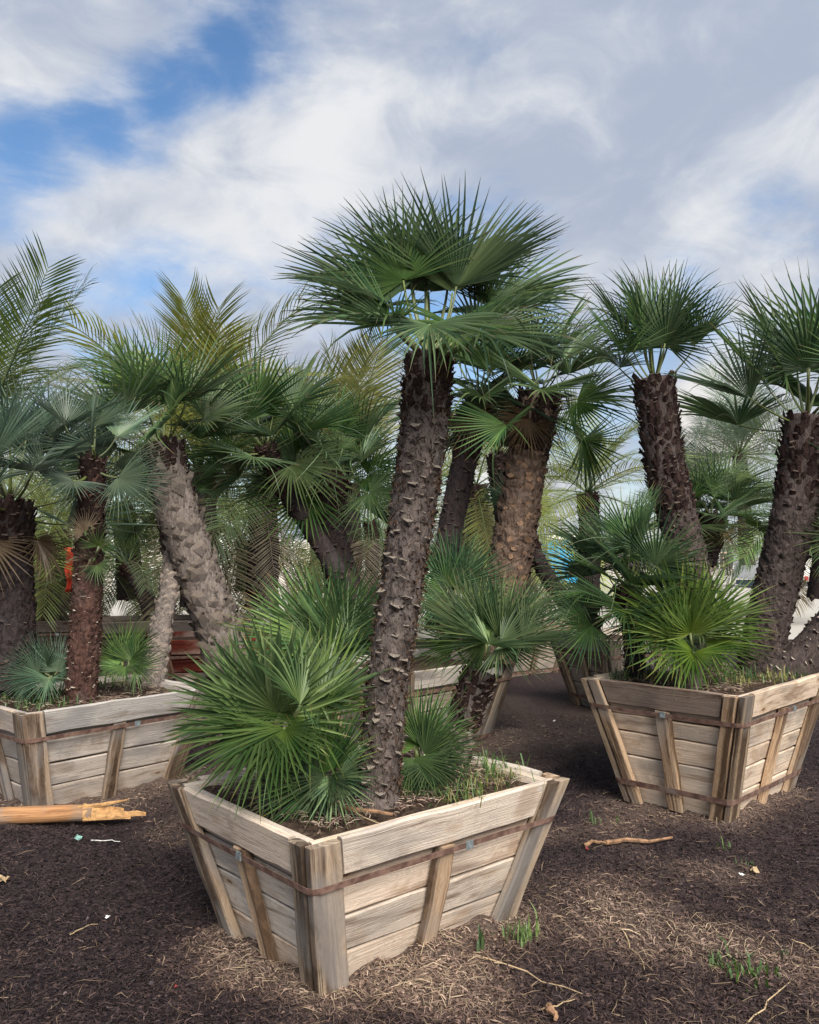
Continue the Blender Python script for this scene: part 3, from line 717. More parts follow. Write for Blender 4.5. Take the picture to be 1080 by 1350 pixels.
# ---- small palm and clumps in the front box
small, sp_, _ = palm('short fan palm with shaggy brown trunk at the right of the foreground box', [(598, 1010), (612, 950), (634, 885)], 4.05, [17, 18, 20], 'bark_brown', 'plate', 'stub_grey', .05, 9, 8, 33, 0, .45, .25, 'fan_green', False, .55, .055, 700)
r2 = random.Random(5)
for hub, tip, dy, Rd, roll, dyh in (((655, 842), (660, 755), .2, .36, .1, 0), ((640, 845), (570, 800), -.1, .36, -.3, -.02), ((660, 845), (735, 800), .0, .36, .3, 0),
    ((615, 830), (590, 770), .5, .36, -.2, .1), ((690, 845), (770, 828), -.3, .30, .5, -.1), ((630, 835), (610, 770), .9, .38, 0, .15), ((668, 835), (700, 765), .7, .38, .2, .1),
    ((645, 850), (600, 830), -.9, .30, -.2, -.12), ((600, 850), (565, 840), .2, .28, -.1, .1), ((660, 850), (690, 850), -.9, .26, .4, -.1)):
    fan_px(small, hub, tip, 4.05 + dyh, sp_[-1], Rd, 'fan_green', r2, dy, roll, tint=(1.15, 1.12, 1.05, 1))
def clump(label, base, Y, fansl, mat, seed, stem=True, tint=None, Rs=.36):
    b = at(base[0], base[1], Y); root = empty('fan_palm_clump', b, label, 'palm clump', 'low sucker palms in the boxes'); r = random.Random(seed)
    if stem:
        mb = MB(); tube(mb, [(0, 0, -.04), (.01, 0, .08), (.02, 0, .2)], [.055, .06, .045], 10, True, 0, .12, r); link('stem', mb.mesh('stem', 'bark_grey'), root)
    for (hub, tip, dy, roll, dyh, s) in fansl:
        fan_px(root, hub, tip, Y + dyh, b + Vector((r.uniform(-.05, .05), r.uniform(-.05, .05), .12)), Rs * s, mat, r, dy, roll, tint=(lambda q, t_: (t_[0] * q * 1.03, t_[1] * q, t_[2] * q * .94, 1))(r.uniform(.62, 1.32), tint or (1, 1, 1, 1)))
    return root
clump('bright green fan clump at the left of the foreground box, fronds hanging over the rim', (355, 1050), 3.55, [
    ((368, 940), (330, 850), .15, -.3, -.15, 1.15), ((372, 945), (390, 850), .3, .2, -.1, 1.1), ((360, 950), (270, 930), -.1, -.5, -.15, 1.15), ((350, 960), (270, 990), -.5, -.3, -.2, 1.1),
    ((345, 965), (300, 1040), -.6, -.4, -.22, 1.0), ((375, 960), (360, 1040), -.9, .2, -.25, .95), ((420, 930), (430, 850), .2, .2, 0, 1.05), ((425, 925), (470, 900), -.2, .5, -.05, 1.0),
    ((330, 940), (255, 960), .3, -.5, .05, 1.1), ((320, 930), (290, 860), .5, -.2, .1, 1.05), ((395, 930), (350, 870), -.5, -.1, -.2, .9), ((410, 950), (440, 1000), -.8, .5, -.15, .9)], 'fan_bright', 61, True, (.92, .95, .95, 1), .36)
clump('taller dark green fan clump behind the bright one in the foreground box', (410, 1010), 3.95, [
    ((420, 850), (370, 780), .1, -.3, 0, 1.2), ((430, 845), (430, 755), .3, .1, .05, 1.2), ((450, 845), (480, 770), .3, .3, .05, 1.15), ((400, 860), (330, 790), .3, -.4, .05, 1.25), ((395, 870), (325, 840), 0, -.4, 0, 1.1),
    ((460, 860), (500, 830), -.2, .5, -.05, 1.0), ((440, 860), (400, 800), -.5, .2, -.12, 1.0), ((410, 850), (380, 770), .8, 0, .15, 1.2), ((455, 850), (470, 765), .8, .2, .15, 1.2), ((430, 880), (420, 820), -.6, 0, -.15, .9)], 'fan_green', 62, True, (1.2, 1.22, 1.25, 1), .37)
clump('low dark fans at the left foot of the tall foreground palm trunk', (440, 1068), 3.42, [
    ((432, 1010), (420, 930), .2, -.2, 0, 1.0), ((440, 1015), (470, 950), 0, .3, -.03, .95), ((425, 1020), (370, 980), -.2, -.4, -.03, 1.0), ((445, 1025), (470, 1070), -.9, .4, -.1, .75), ((430, 1025), (420, 1075), -.9, -.2, -.1, .75),
    ((415, 1030), (350, 1040), -.4, -.5, -.06, .85), ((400, 1025), (340, 1000), .1, -.4, .05, .9), ((450, 1010), (480, 960), .5, .3, .08, .9), ((385, 1035), (330, 1060), -.3, -.3, -.05, .8)], 'fan_green', 63, False, (.9, .95, 1.0, 1), .31)
clump('low dark fans between the tall trunk and the short palm', (548, 1040), 3.75, [
    ((548, 985), (535, 925), .2, -.1, 0, .95), ((555, 985), (600, 940), .1, .4, 0, 1.0), ((560, 995), (620, 985), -.3, .5, -.03, .95), ((545, 1000), (550, 1050), -.9, .1, -.1, .8), ((565, 1005), (600, 1050), -.7, .5, -.08, .8), ((550, 980), (570, 915), .6, .2, .08, 1.05), ((540, 1010), (520, 1060), -.7, -.2, -.1, .7)], 'fan_green', 64, False, (.95, 1, .98, 1), .30)

# ---- palms of the left box
palm('thick dark fan palm trunk at the left picture edge with bluish crown', [(8, 905), (10, 830), (8, 740), (12, 660)], 5.85, [33, 33, 32, 28], 'bark_dark', 'lip', 'stub_dim', .05, 20, 9, 22, 18, .60, .48, 'fan_blue', False, .3, .07, 1500, under=.07, urelief=.6, crownkw=dict(emin=-5, emax=80))
pc2, p2, _ = palm('slim reddish brown fan palm with cut dry fronds halfway up its trunk', [(106, 925), (112, 840), (116, 760), (120, 680), (122, 605)], 5.68, [19, 19, 17, 15, 13], 'bark_red', 'lip', 'stub_pale', .04, 24, 7, 23, 10, .38, .25, 'fan_blue', False, .42, .06, 1500, under=.05, urelief=.7, crownkw=dict(emin=-30, emax=75, tint=(1.15, 1.1, 1.05, 1)))
rr = random.Random(9)
for hub, tip, dead, m_ in (((125, 735), (160, 700), True, 0), ((118, 738), (70, 745), True, 0), ((128, 745), (140, 770), False, 'fan_bright'), ((112, 700), (95, 660), True, 0), ((130, 720), (150, 680), False, 'fan_bright')):
    fan_px(pc2, hub, tip, 5.58, at(117, 745, 5.68), .17, m_ or 'fan_bright', rr, -.4, rr.uniform(-.8, .8), dead=dead)
palm('slender grey palm stem rising behind the left box rim', [(200, 922), (210, 840), (224, 770), (226, 720), (214, 660)], 6.3, [16, 14, 13, 13, 12], 'bark_grey', 'plate', 'stub_grey', .06, 30, 8, 24, 5, .42, .3, 'fan_green', False, .3, .05, 300, dY=1.7, crownkw=dict(emin=0, emax=60))
palm('grey leaning fan palm with pale plated bark behind the left box', [(300, 880), (285, 820), (256, 740), (232, 665), (214, 585)], 7.25, [29, 28, 27, 26, 24], 'bark_grey', 'plate', 'stub_grey', .105, 30, 9, 25, 17, .64, .52, 'fan_green', True, .1, .08, 2500, crownkw=dict(emin=8, emax=78, tint=(1.05, 1.05, .95, 1)))
clump('low bluish fan shoots beside the thick trunk in the left box', (70, 915), 5.7, [((60, 880), (40, 840), .1, -.2, 0, 1), ((75, 885), (80, 835), .1, .2, 0, 1), ((50, 890), (10, 880), -.3, -.4, -.1, 1), ((65, 895), (60, 930), -.8, 0, -.15, .8), ((80, 885), (100, 850), .3, .4, .1, 1), ((40, 895), (20, 925), -.6, -.3, -.12, .8)], 'fan_blue', 71, False, (.9, 1, .95, 1), .28)
clump('low green fan shoots right of the slim reddish trunk', (165, 905), 5.95, [((160, 870), (145, 825), .1, -.2, 0, 1), ((170, 870), (185, 830), .1, .2, 0, 1), ((155, 878), (125, 870), -.2, -.4, -.05, 1), ((180, 880), (215, 865), -.1, .4, 0, 1), ((165, 880), (165, 905), -.9, 0, -.12, .7), ((172, 860), (178, 800), .4, .1, .1, 1.1)], 'fan_green', 72, False, (1, 1.05, .95, 1), .27)
# ---- palms left of centre, behind
palm('dark fan palm stem leaning steeply left behind the foreground clump', [(470, 800), (440, 745), (405, 690), (372, 640), (350, 590)], 8.4, [13, 13, 12, 12, 11], 'bark_dark', 'lip', 'stub_dim', .05, 20, 8, 26, 20, .68, .45, 'fan_green', False, .3, .08, 200, crownkw=dict(emin=-30, emax=78, tint=(.85, .92, .92, 1)))
palm('short thick dark fan palm left of the tall trunk, crown behind it', [(462, 800), (446, 745), (432, 690), (440, 625)], 8.8, [23, 22, 21, 19], 'bark_dark', 'lip', 'stub_dim', .06, 16, 9, 27, 20, .66, .42, 'fan_green', False, .3, .09, 200, crownkw=dict(emin=-35, emax=70, tint=(.95, 1.02, 1.0, 1)))
# ---- behind the tall trunk
palm('dark fan palm trunk leaning right close behind the tall trunk', [(575, 830), (590, 720), (608, 630), (632, 520)], 7.6, [15, 16, 17, 17], 'bark_dark', 'lip', 'stub_dim', .05, 26, 8, 28, 18, .6, .4, 'fan_dark', False, .25, .07, 200, crownkw=dict(emin=-15, emax=75))
palm('fan palm with orange knobbed trunk right of the tall palm', [(652, 870), (664, 790), (680, 700), (696, 600), (712, 520)], 7.3, [26, 26, 25, 24, 25], 'bark_orange', 'knob', 'stub_orange', .085, 28, 11, 29, 20, .62, .44, 'fan_green', True, .24, .085, 2500, under=.09, urelief=.8, crownkw=dict(emin=-35, emax=80, tint=(.95, 1, .95, 1)))
palm('small dark stemmed fan palm seen between the two middle trunks', [(668, 760), (664, 690), (656, 600)], 9.5, [11, 11, 12], 'bark_dark', 'lip', 'stub_dim', .05, 14, 7, 30, 14, .5, .3, 'fan_dark', False, .3, .08, 100, crownkw=dict(emin=35, emax=85))
clump('dark low fans between the tall trunk and the orange trunk', (600, 850), 6.9, [((600, 770), (600, 700), .2, 0, 0, 1), ((590, 775), (570, 740), 0, -.3, 0, 1), ((610, 775), (645, 750), 0, .4, 0, 1), ((605, 780), (625, 720), .4, .2, .1, 1), ((590, 790), (560, 800), -.2, -.2, 0, 1)], 'fan_dark', 65, False, (1.2, 1.25, 1.2, 1), .5)
palm('thin dark palm stem leaning left between the orange trunk and the right box', [(790, 850), (765, 815), (735, 780), (708, 735), (690, 690)], 9.0, [14, 12, 11, 10, 9], 'bark_dark', 'lip', 'stub_dim', .05, 18, 8, 31, 4, .40, .3, 'fan_dark', False, .2, .06, 100, crownkw=dict(emin=45, emax=85))
# ---- palms of the right box
palm('dark fan palm with bulging trunk rising at the back of the right box', [(926, 900), (918, 800), (900, 710), (878, 620), (862, 500)], 6.15, [24, 24, 23.5, 24, 25], 'bark_mid', 'lip', 'stub_dim', .05, 26, 9, 32, 12, .53, .38, 'fan_green', False, .40, .07, 1800, under=.06, urelief=.7, crownkw=dict(emin=46, emax=86, nodv=(-8, 12), tint=(.8, .85, .82, 1)))
palm('thick ringed fan palm trunk at the right, curving up to the right edge', [(1000, 898), (1010, 830), (1030, 750), (1048, 670), (1064, 550)], 5.95, [26, 26, 26, 26.5, 25], 'bark_mid', 'lip', 'stub_dim', .062, 30, 9, 34, 13, .68, .48, 'fan_green', True, .22, .08, 1800, under=.065, urelief=.7, crownkw=dict(emin=12, emax=84, nodv=(-8, 15), tint=(.85, .9, .88, 1)))
palm('leaning fan palm trunk cut off by the lower right picture edge', [(1022, 900), (1078, 850), (1130, 780), (1165, 690)], 5.85, [24, 25, 25, 24], 'bark_mid', 'lip', 'stub_pale', .05, 18, 9, 35, 16, .5, .35, 'fan_green', False, .2, .07, 300)
palm('dense dark green fan palm bush at the back left of the right box', [(838, 895), (834, 830), (828, 775)], 5.72, [12, 13, 13], 'bark_dark', 'lip', 'stub_dim', .05, 10, 8, 36, 27, .46, .28, 'fan_green', False, .4, .07, 200, crownkw=dict(emin=-38, emax=84, tint=(.85, .95, .9, 1)))
clump('bright green fan clump at the front of the right box', (912, 905), 5.35, [
    ((905, 825), (880, 755), .1, -.2, 0, 1.05), ((915, 825), (930, 750), .2, .2, 0, 1.05), ((895, 830), (820, 800), 0, -.5, 0, 1.05), ((900, 845), (830, 850), -.3, -.4, -.05, 1.0), ((925, 835), (990, 800), 0, .5, 0, 1.0), ((930, 845), (1000, 830), -.2, .5, -.05, .95),
    ((915, 860), (900, 900), -.8, 0, -.12, .75), ((890, 820), (850, 760), .5, -.2, .1, 1.1), ((935, 820), (960, 765), .5, .3, .1, 1.05), ((910, 835), (905, 770), -.5, .1, -.1, .85)], 'fan_bright', 66, True, (1.25, 1.2, .92, 1), .45)
palm('distant small fan palm with black stem between the two right trunks', [(932, 745), (935, 715), (938, 680)], 11.5, [12, 15, 16], 'bark_dark', 'lip', 'boot_dark', .08, 8, 8, 37, 18, .75, .4, 'fan_green', False, .6, .11, 0, crownkw=dict(emin=-10, emax=75, tint=(1.1, 1.15, 1.1, 1)))

# ------------------------------------------------------------------ feather palms
def feather_mesh(name, mat, L, pairs, ll, arch, rnd, lift=.5, hang=.3):
    mb = MB(); rb = MB(); pts = []
    for i in range(13):
        f = i / 12; x = L * f; pts.append(Vector((x * (1 - .12 * arch * f), 0, -arch * L * .35 * f * f * f + .0 * f)))
    def pt(f):
        q = f * 12; i = min(int(q), 11); return pts[i].lerp(pts[i + 1], q - i), (pts[i + 1] - pts[i]).normalized()
    for k in range(pairs):
        f = .16 + .84 * (k + .5) / pairs
        for s in (-1, 1):
            p, T = pt(min(.999, f + rnd.uniform(-.008, .008)))
            S = Vector((0, s, 0)); N_ = T.cross(Vector((0, 1, 0))); N_ = -N_ if N_.z < 0 else N_
            l = ll * (.55 + .45 * math.sin(math.pi * min(1, f * .86 + .1))) * rnd.uniform(.85, 1.1) 
            d = (S * (1.0 - .25 * f) + T * (.40 + .55 * f) + N_ * lift * rnd.uniform(.6, 1.3)).normalized(); w = .0052 * rnd.uniform(.8, 1.2) * (ll / .4); rv = rnd.random()
            vs = []; uv = []; W_ = d.cross(N_).normalized()
            for r_, ww in ((0, .4), (.35, 1), (.7, .75), (1, .04)):
                c = p + d * (l * r_) + Vector((0, 0, -hang * l * r_ * r_))
                vs += [c - W_ * w * ww, c + W_ * w * ww]; uv += [(.1 + r_ * .9, rv)] * 2
            mb.add(vs, [(0, 2, 3, 1), (2, 4, 5, 3), (4, 6, 7, 5)], uv)
    tube(rb, pts, [.016 * L / 2 * (1 - .85 * i / 12) for i in range(13)], 5, True); rb.uv = [(.3, .5)] * len(rb.v)
    return mb.mesh(name, mat), rb.mesh('rachis', 'petiole_green' if mat != 'dead_frond' else 'dead_frond', True)
FE = {}
def feathers(mat):
    if mat not in FE:
        r = random.Random(sum(map(ord, mat)) + 3)
        FE[mat] = [feather_mesh('feather_blade', mat, 2.0, 44, .66, a, r, r.uniform(.2, .6), r.uniform(.1, .5)) for a in (.15, .5, .9, 1.4)]
    return FE[mat]
def feather_palm(label, base, top, Y, rpx, n, L, mat, seed, emin=-10, emax=80, bark_m='bark_dark', az=None, dead=0, tint=None, extra=()):
    b = at(base[0], base[1], Y); b.z = max(b.z, .0); tp = at(top[0], top[1], Y); r = random.Random(seed)
    root = empty('feather_palm', b, label, 'palm', 'feather leaved palms behind the fan palms')
    trunk(root, [b, b.lerp(tp, .5) + Vector((.03, 0, 0)), tp], [rpx * Y / F * 1.1, rpx * Y / F, rpx * Y / F * .9], bark_m, 'plate', 'stub_dim', .07, max(4, int((tp - b).length / .1)), 7, seed, False, .2, .08, 0, sides=12)
    items = [(emax + (emin - emax) * ((i + .5) / n) ** .9 + r.uniform(-8, 8), False) for i in range(n)] + [(r.uniform(-80, -60), True) for _ in range(dead)]
    for q in extra: items.append((q[1], False))
    for i, (el, dd) in enumerate(items):
        a = extra[i - n - dead][0] if i >= n + dead else (i * 137.5 + seed * 40 + r.uniform(-15, 15)) if az is None else r.uniform(*az)
        d = Vector((math.cos(R(a)) * math.cos(R(el)), math.sin(R(a)) * math.cos(R(el)), math.sin(R(el))))
        v = feathers('dead_frond' if dd else mat); k = r.randrange(len(v)); s = L / 2 * r.uniform(.8, 1.12)
        M = Matrix.Translation(tp - b + d * .02) @ frame(d, R(r.uniform(-30, 30))) @ Matrix.Scale(s, 4)
        o = link('frond', v[k][0], root, M); link('rachis', v[k][1], o); o.color = tint or (1, 1, 1, 1)
    return root
feather_palm('tall feather palm at the upper left edge, stiff fronds against the sky', (-20, 850), (-22, 570), 7.4, 20, 8, 1.5, 'feather_green', 1, 0, 75, tint=(1.0, .95, .8, 1), extra=((-85, 82), (80, 78), (-60, 66), (30, 55), (-40, 48)))
feather_palm('yellow tipped feather palm rising behind the grey leaning palm', (262, 800), (262, 620), 11.0, 22, 22, 2.3, 'feather_yellow', 2, 5, 86, dead=2, tint=(.85, .85, .75, 1), extra=((-85, 84), (90, 80), (-70, 72), (60, 76)))
feather_palm('pale feather palm with upright fronds left of the tall trunk', (455, 790), (455, 640), 12.5, 20, 16, 2.2, 'feather_yellow', 3, 20, 88, tint=(1.0, 1.0, 1.0, 1), extra=((-85, 80), (90, 84), (60, 70), (120, 70)))
feather_palm('green feather palm between the dark leaning stem and grey palm', (345, 800), (345, 640), 11.8, 20, 20, 2.0, 'feather_green', 4, -25, 80, dead=3)
feather_palm('yellowish feather palm with hanging brown fronds behind the slim reddish trunk', (80, 805), (72, 700), 11.5, 18, 20, 1.55, 'feather_yellow', 5, -40, 75, dead=10, tint=(.72, .82, .7, 1))
feather_palm('small bent feather palm with dark stem in the dark left box', (200, 805), (168, 745), 11.3, 11, 16, 1.1, 'feather_green', 6, -20, 80)
feather_palm('yellow green feather palm filling the gap right of the slim reddish trunk', (172, 790), (160, 668), 13.0, 16, 20, 1.9, 'feather_yellow', 7, -30, 75, tint=(.7, .85, .65, 1))
feather_palm('light green feather palm behind the dark bulging trunk', (775, 790), (775, 650), 13.0, 14, 18, 1.7, 'feather_yellow', 8, -10, 75, tint=(.85, .95, .85, 1))
feather_palm('shaggy feather palm with brown skirt between the middle trunks', (625, 770), (628, 640), 13.0, 16, 18, 1.7, 'feather_yellow', 9, -60, 80, dead=10, tint=(.8, .85, .7, 1))
feather_palm('thin stemmed feather palm just left of the tall trunk', (487, 790), (490, 690), 12.0, 9, 12, 1.3, 'feather_green', 10, -40, 60, dead=4)
feather_palm('soft weeping feather palm far behind, between the two right trunks', (985, 745), (975, 600), 24.0, 9, 34, 2.7, 'feather_pale', 11, -15, 85)
feather_palm('soft feather palm far behind at the right edge of the dark bulging trunk', (912, 745), (915, 640), 26.0, 8, 22, 2.3, 'feather_pale', 12, -25, 80)
feather_palm('green feather palm partly hidden behind the thick ringed trunk', (1080, 790), (1085, 690), 10.5, 14, 20, 1.5, 'feather_green', 13, -30, 80, tint=(.95, 1.1, 1, 1))
feather_palm('feather palm with reddish hanging fronds behind the far left trunk', (45, 800), (40, 690), 12.8, 14, 16, 1.7, 'feather_green', 14, -30, 80, dead=8)

for i, (px, Y, ty, L, mt, nm) in enumerate(((120, 16, 720, 1.9, 'feather_green', 'leafy feather palm at the far side behind the bent palm'), (232, 17, 715, 2.0, 'feather_yellow', 'yellow green feather palm far behind the grey leaning trunk'),
        (318, 15, 712, 1.9, 'feather_yellow', 'yellow green feather palm with low fronds left of the dark leaning stem'), (415, 18, 700, 2.0, 'feather_green', 'green feather palm far behind the dark leaning stem'),
        (545, 17, 705, 1.9, 'feather_green', 'green feather palm far behind the tall trunk'), (700, 18, 705, 2.0, 'feather_yellow', 'yellow green feather palm far behind the orange trunk'), (1045, 19, 690, 2.1, 'feather_green', 'green feather palm far behind the thick ringed trunk'))):
    feather_palm(nm, (px, 780), (px, ty), Y, 8, 20, L, mt, 30 + i, -45, 78, dead=3, tint=(1.0, 1.1, .95, 1))
# ------------------------------------------------------------------ far shrubs
def shrub(label, px, py, Y, w, h, seed, mat='fan_dark', n=900):
    b = at(px, py, Y); b.z = 0; r = random.Random(seed); root = empty('shrub', b, label, 'shrub', 'shrubs along the far side of the yard')
    mb = MB()
    lobes = [(r.uniform(-.35, .35) * w, r.uniform(-.3, .3) * w, r.uniform(.25, .8) * h, r.uniform(.22, .38)) for _ in range(9)]
    for _ in range(n):
        lx, ly, lz, lr = lobes[r.randrange(9)]
        v = Vector((r.gauss(0, 1), r.gauss(0, 1), r.gauss(0, 1))).normalized() * (lr * r.uniform(.55, 1.1))
        c = Vector((lx + v.x * w, ly + v.y * w, max(.05, lz + v.z * h))); s = r.uniform(.07, .17)
        a = Vector((r.gauss(0, 1), r.gauss(0, 1), r.gauss(0, 1))).normalized() * s; q = a.cross(Vector((r.gauss(0, 1), r.gauss(0, 1), r.gauss(0, 1)))).normalized() * s * .35
        mb.add([c - a, c + q, c + a, c - q], [(0, 1, 2, 3)], [(.5, r.random())] * 4)
    link('foliage', mb.mesh('foliage', mat), root)
    mb = MB()
    for k in range(5): tube(mb, [(r.uniform(-.1, .1) * w, 0, -.02), (r.uniform(-.3, .3) * w, r.uniform(-.2, .2) * w, h * .6)], [.05, .02], 6)
    link('stem', mb.mesh('stem', 'bark_dark'), root); return root
shrub('dark green shrub beyond the railing at right', 965, 760, 58, 4.5, 4.2, 1)
shrub('round green shrub beyond the trailer at right', 1040, 760, 60, 5.5, 5.5, 2, 'fan_green')
shrub('brownish dry shrub left of the railing', 915, 760, 60, 4, 3.6, 3, 'dead_frond', 600)
shrub('olive shrub seen behind the blue cabin', 780, 760, 62, 5, 4.5, 4, 'feather_green')
shrub('dark shrub behind the white truck', 455, 765, 52, 6, 4.4, 5)
shrub('green shrub at the right end of the cream wall', 250, 770, 46, 5, 4.2, 6, 'fan_green')
shrub('dark shrub behind the orange trunk gap', 640, 765, 52, 6, 4.0, 7, 'feather_green')
shrub('grey green shrub beyond the far left trunk', 20, 765, 48, 6, 4.6, 8, 'fan_blue')

# ------------------------------------------------------------------ background yard things
def obj_parts(name, loc, label, cat, parts, rz=0., group=None):
    root = empty(name, loc, label, cat, group, rz)
    for nm, mat, fn in parts:
        mb = MB(); fn(mb); o = link(nm, mb.mesh(nm, mat), root); fixn(o)
    return root
def bx(c, s): return lambda mb: boxm(mb, c, s)
# cream wall at the left, panelled
w0 = atz(20, 781, 0.0); w1 = atz(345, 778, 0.0)
wl_ = empty('boundary_wall', ((w0.x + w1.x) / 2, w0.y, 0), 'long cream panelled wall across the yard at left', 'wall')
Lw = w1.x - w0.x + 6; npan = 11
for i in range(npan):
    mb = MB(); boxm(mb, (-Lw / 2 + (i + .5) * Lw / npan, 0, 1.0), (Lw / npan - .03, .16, 2.0)); link('panel', mb.mesh('panel', 'cream_wall'), wl_)
for i in range(npan + 1):
    mb = MB(); boxm(mb, (-Lw / 2 + i * Lw / npan, -.02, 1.05), (.22, .26, 2.1)); link('pillar', mb.mesh('pillar', 'white_paint'), wl_)
mb = MB(); boxm(mb, (0, 0, 2.06), (Lw, .24, .08)); link('coping', mb.mesh('coping', 'white_paint'), wl_)
# white truck
def wheel(root, x, y, r=.42):
    mb = MB(); tube(mb, [(x, y - .13, r), (x, y + .13, r)], [r, r], 20); o = link('wheel', mb.mesh('wheel', 'black_rubber', False), root)
    mb = MB(); tube(mb, [(x, y - .145, r), (x, y - .125, r)], [r * .55, r * .6], 14); link('rim', mb.mesh('rim', 'steel_grey'), o)
tk = atz(402, 775, 0); tk.z = .022
truck = empty('flatbed_truck', tk, 'white flatbed truck parked across the yard behind the palms', 'truck')
def cab(mb):
    pr = [(-2.6, .55), (-2.65, 1.15), (-2.25, 1.35), (-1.75, 2.05), (-.75, 2.1), (-.65, .55)]
    vs = [(x, -.9, z) for x, z in pr] + [(x, .9, z) for x, z in pr]; n = len(pr)
    mb.add(vs, [tuple(range(n - 1, -1, -1)), tuple(range(n, 2 * n))] + [(i, (i + 1) % n, n + (i + 1) % n, n + i) for i in range(n)])
for nm, mat, fn in (('cab', 'white_paint', cab), ('bed', 'white_paint', bx((1.15, 0, .98), (3.4, 2.0, .22))), ('headboard', 'white_paint', bx((-.48, 0, 1.5), (.1, 2.0, .8))), ('chassis', 'black_rubber', bx((.3, 0, .62), (5.2, .8, .25))), ('bumper', 'steel_grey', bx((-2.72, 0, .6), (.12, 1.8, .25)))):
    mb = MB(); fn(mb); fixn(link(nm, mb.mesh(nm, mat), truck))
for nm, c, s in (('door_window', (-1.3, -.91, 1.62), (.75, .02, .5)), ('side_marker', (-2.3, -.91, 1.0), (.2, .02, .1))):
    mb = MB(); boxm(mb, c, s); link(nm, mb.mesh(nm, 'tinted_glass' if 'window' in nm else 'red_tape'), truck)
mb = MB(); mb.add([(-2.24, -.8, 1.40), (-1.80, -.75, 2.0), (-1.80, .75, 2.0), (-2.24, .8, 1.40)], [(0, 1, 2, 3)])
ws_ = link('windscreen', mb.mesh('windscreen', 'tinted_glass'), truck); ws_.location = (-.02, 0, .015)
for x in (-1.75, 1.9): wheel(truck, x, -.85); wheel(truck, x, .85)
# white car further right of the truck
def car(label, px, py, rz, cat='car'):
    p = atz(px, py, 0); p.z = .022; root = empty('parked_car', p, label, cat, 'vehicles parked across the yard', rz)
    def body(mb):
        pr = [(-2.1, .35), (-2.15, .75), (-1.3, .9), (-.7, 1.42), (.8, 1.45), (1.5, .98), (2.1, .9), (2.15, .35)]
        vs = [(x, -.85, z) for x, z in pr] + [(x, .85, z) for x, z in pr]; n = len(pr)
        mb.add(vs, [tuple(range(n - 1, -1, -1)), tuple(range(n, 2 * n))] + [(i, (i + 1) % n, n + (i + 1) % n, n + i) for i in range(n)])
    mb = MB(); body(mb); fixn(link('body', mb.mesh('body', 'white_paint'), root))
    mb = MB(); mb.add([(-1.05, -.86, .95), (1.25, -.86, .98), (.75, -.86, 1.36), (-.65, -.86, 1.34)], [(0, 1, 2, 3)]); link('side_window', mb.mesh('side_window', 'dark_glass'), root)
    for x in (-1.35, 1.35): wheel(root, x, -.78, .33); wheel(root, x, .78, .33)
car('white parked car seen past the foot of the tall trunk', 620, 772, .1)
car('white parked car just left of the tall trunk across the yard', 505, 770, 0)
# trailer with navy window and red and white tape
tp_ = atz(1018, 775, 0); tp_.z = .022; s_ = tp_.y / F
trl = empty('utility_trailer', tp_, 'white utility trailer with navy window and red white tape beside thick ringed trunk', 'trailer')
WT = 66 * s_
for nm, mat, c, s in (('body', 'white_paint', (0, 0, .3 + 19 * s_), (WT, 3.0, 34 * s_)), ('skirt', 'blue_steel', (0, .05, .12 + 2 * s_), (WT * .94, 2.8, 6 * s_)), ('window', 'dark_glass', (-WT / 2 + 23 * s_, -1.51, .3 + 27 * s_), (14 * s_, .03, 15 * s_)),
                      ('roof', 'steel_grey', (0, 0, .32 + 36.5 * s_), (WT * 1.03, 3.1, 1.2 * s_)), ('door', 'white_paint', (-WT / 2 + 23 * s_, -1.505, .3 + 11 * s_), (14 * s_, .03, 14 * s_))):
    mb = MB(); boxm(mb, c, s); link(nm, mb.mesh(nm, mat), trl)
for i in range(12):
    mb = MB(); boxm(mb, (-WT / 2 + (i + .5) * WT / 12, -1.515, .3 + 4.5 * s_), (WT / 12, .02, 5.0 * s_)); link('reflective_tape', mb.mesh('reflective_tape', 'red_tape' if i % 2 == 0 or i == 1 else 'white_scrap'), trl)
for x in (-.25, .25): wheel(trl, x * WT, -1.3, .32)
# pipe railing
ra = atz(932, 758, 0); rb_ = atz(988, 758, 0); s2 = ra.y / F
rail = empty('pipe_railing', ((ra.x + rb_.x) / 2, ra.y, 0), 'rusty pipe railing in front of dry plants left of the trailer', 'railing')
Lr = rb_.x - ra.x; hr = 29 * s2
for z in (.08, hr):
    mb = MB(); tube(mb, [(-Lr / 2, 0, z), (Lr / 2, 0, z)], [.06, .06], 8); link('rail', mb.mesh('rail', 'rust_pipe'), rail)
for i in range(11):
    mb = MB(); x = -Lr / 2 + Lr * i / 10; tube(mb, [(x, 0, 0), (x + (.25 if i == 6 else 0), 0, hr)], [.05, .05], 6); link('bar', mb.mesh('bar', 'rust_pipe' if i % 3 else 'white_paint'), rail)
mb = MB(); vv = [at(985, 745, ra.y - .6) - ra, at(985, 728, ra.y - .6) - ra, at(989, 712, ra.y - .6) - ra, at(990, 690, ra.y - .6) - ra, at(991, 680, ra.y - .6) - ra]; vv = [Vector((v.x, 0, v.z)) for v in vv]
vv.insert(0, Vector((vv[0].x, 0, 0))); tube(mb, vv, [.09] * 5 + [.05], 8); o = link('standpipe', mb.mesh('standpipe', 'white_paint', True)); o.location = (ra.x, ra.y - .6, 0); tag(o, 'bent white standpipe rising beside the trailer', 'pipe')
# low kerb in front of the railing
mb = MB(); boxm(mb, (0, 0, .22), (14, .3, .44)); o = link('kerb', mb.mesh('kerb', 'pale_concrete')); o.location = (ra.x, ra.y - 1.4, .0); tag(o, 'low pale concrete kerb in front of the railing', 'kerb', kind='structure')
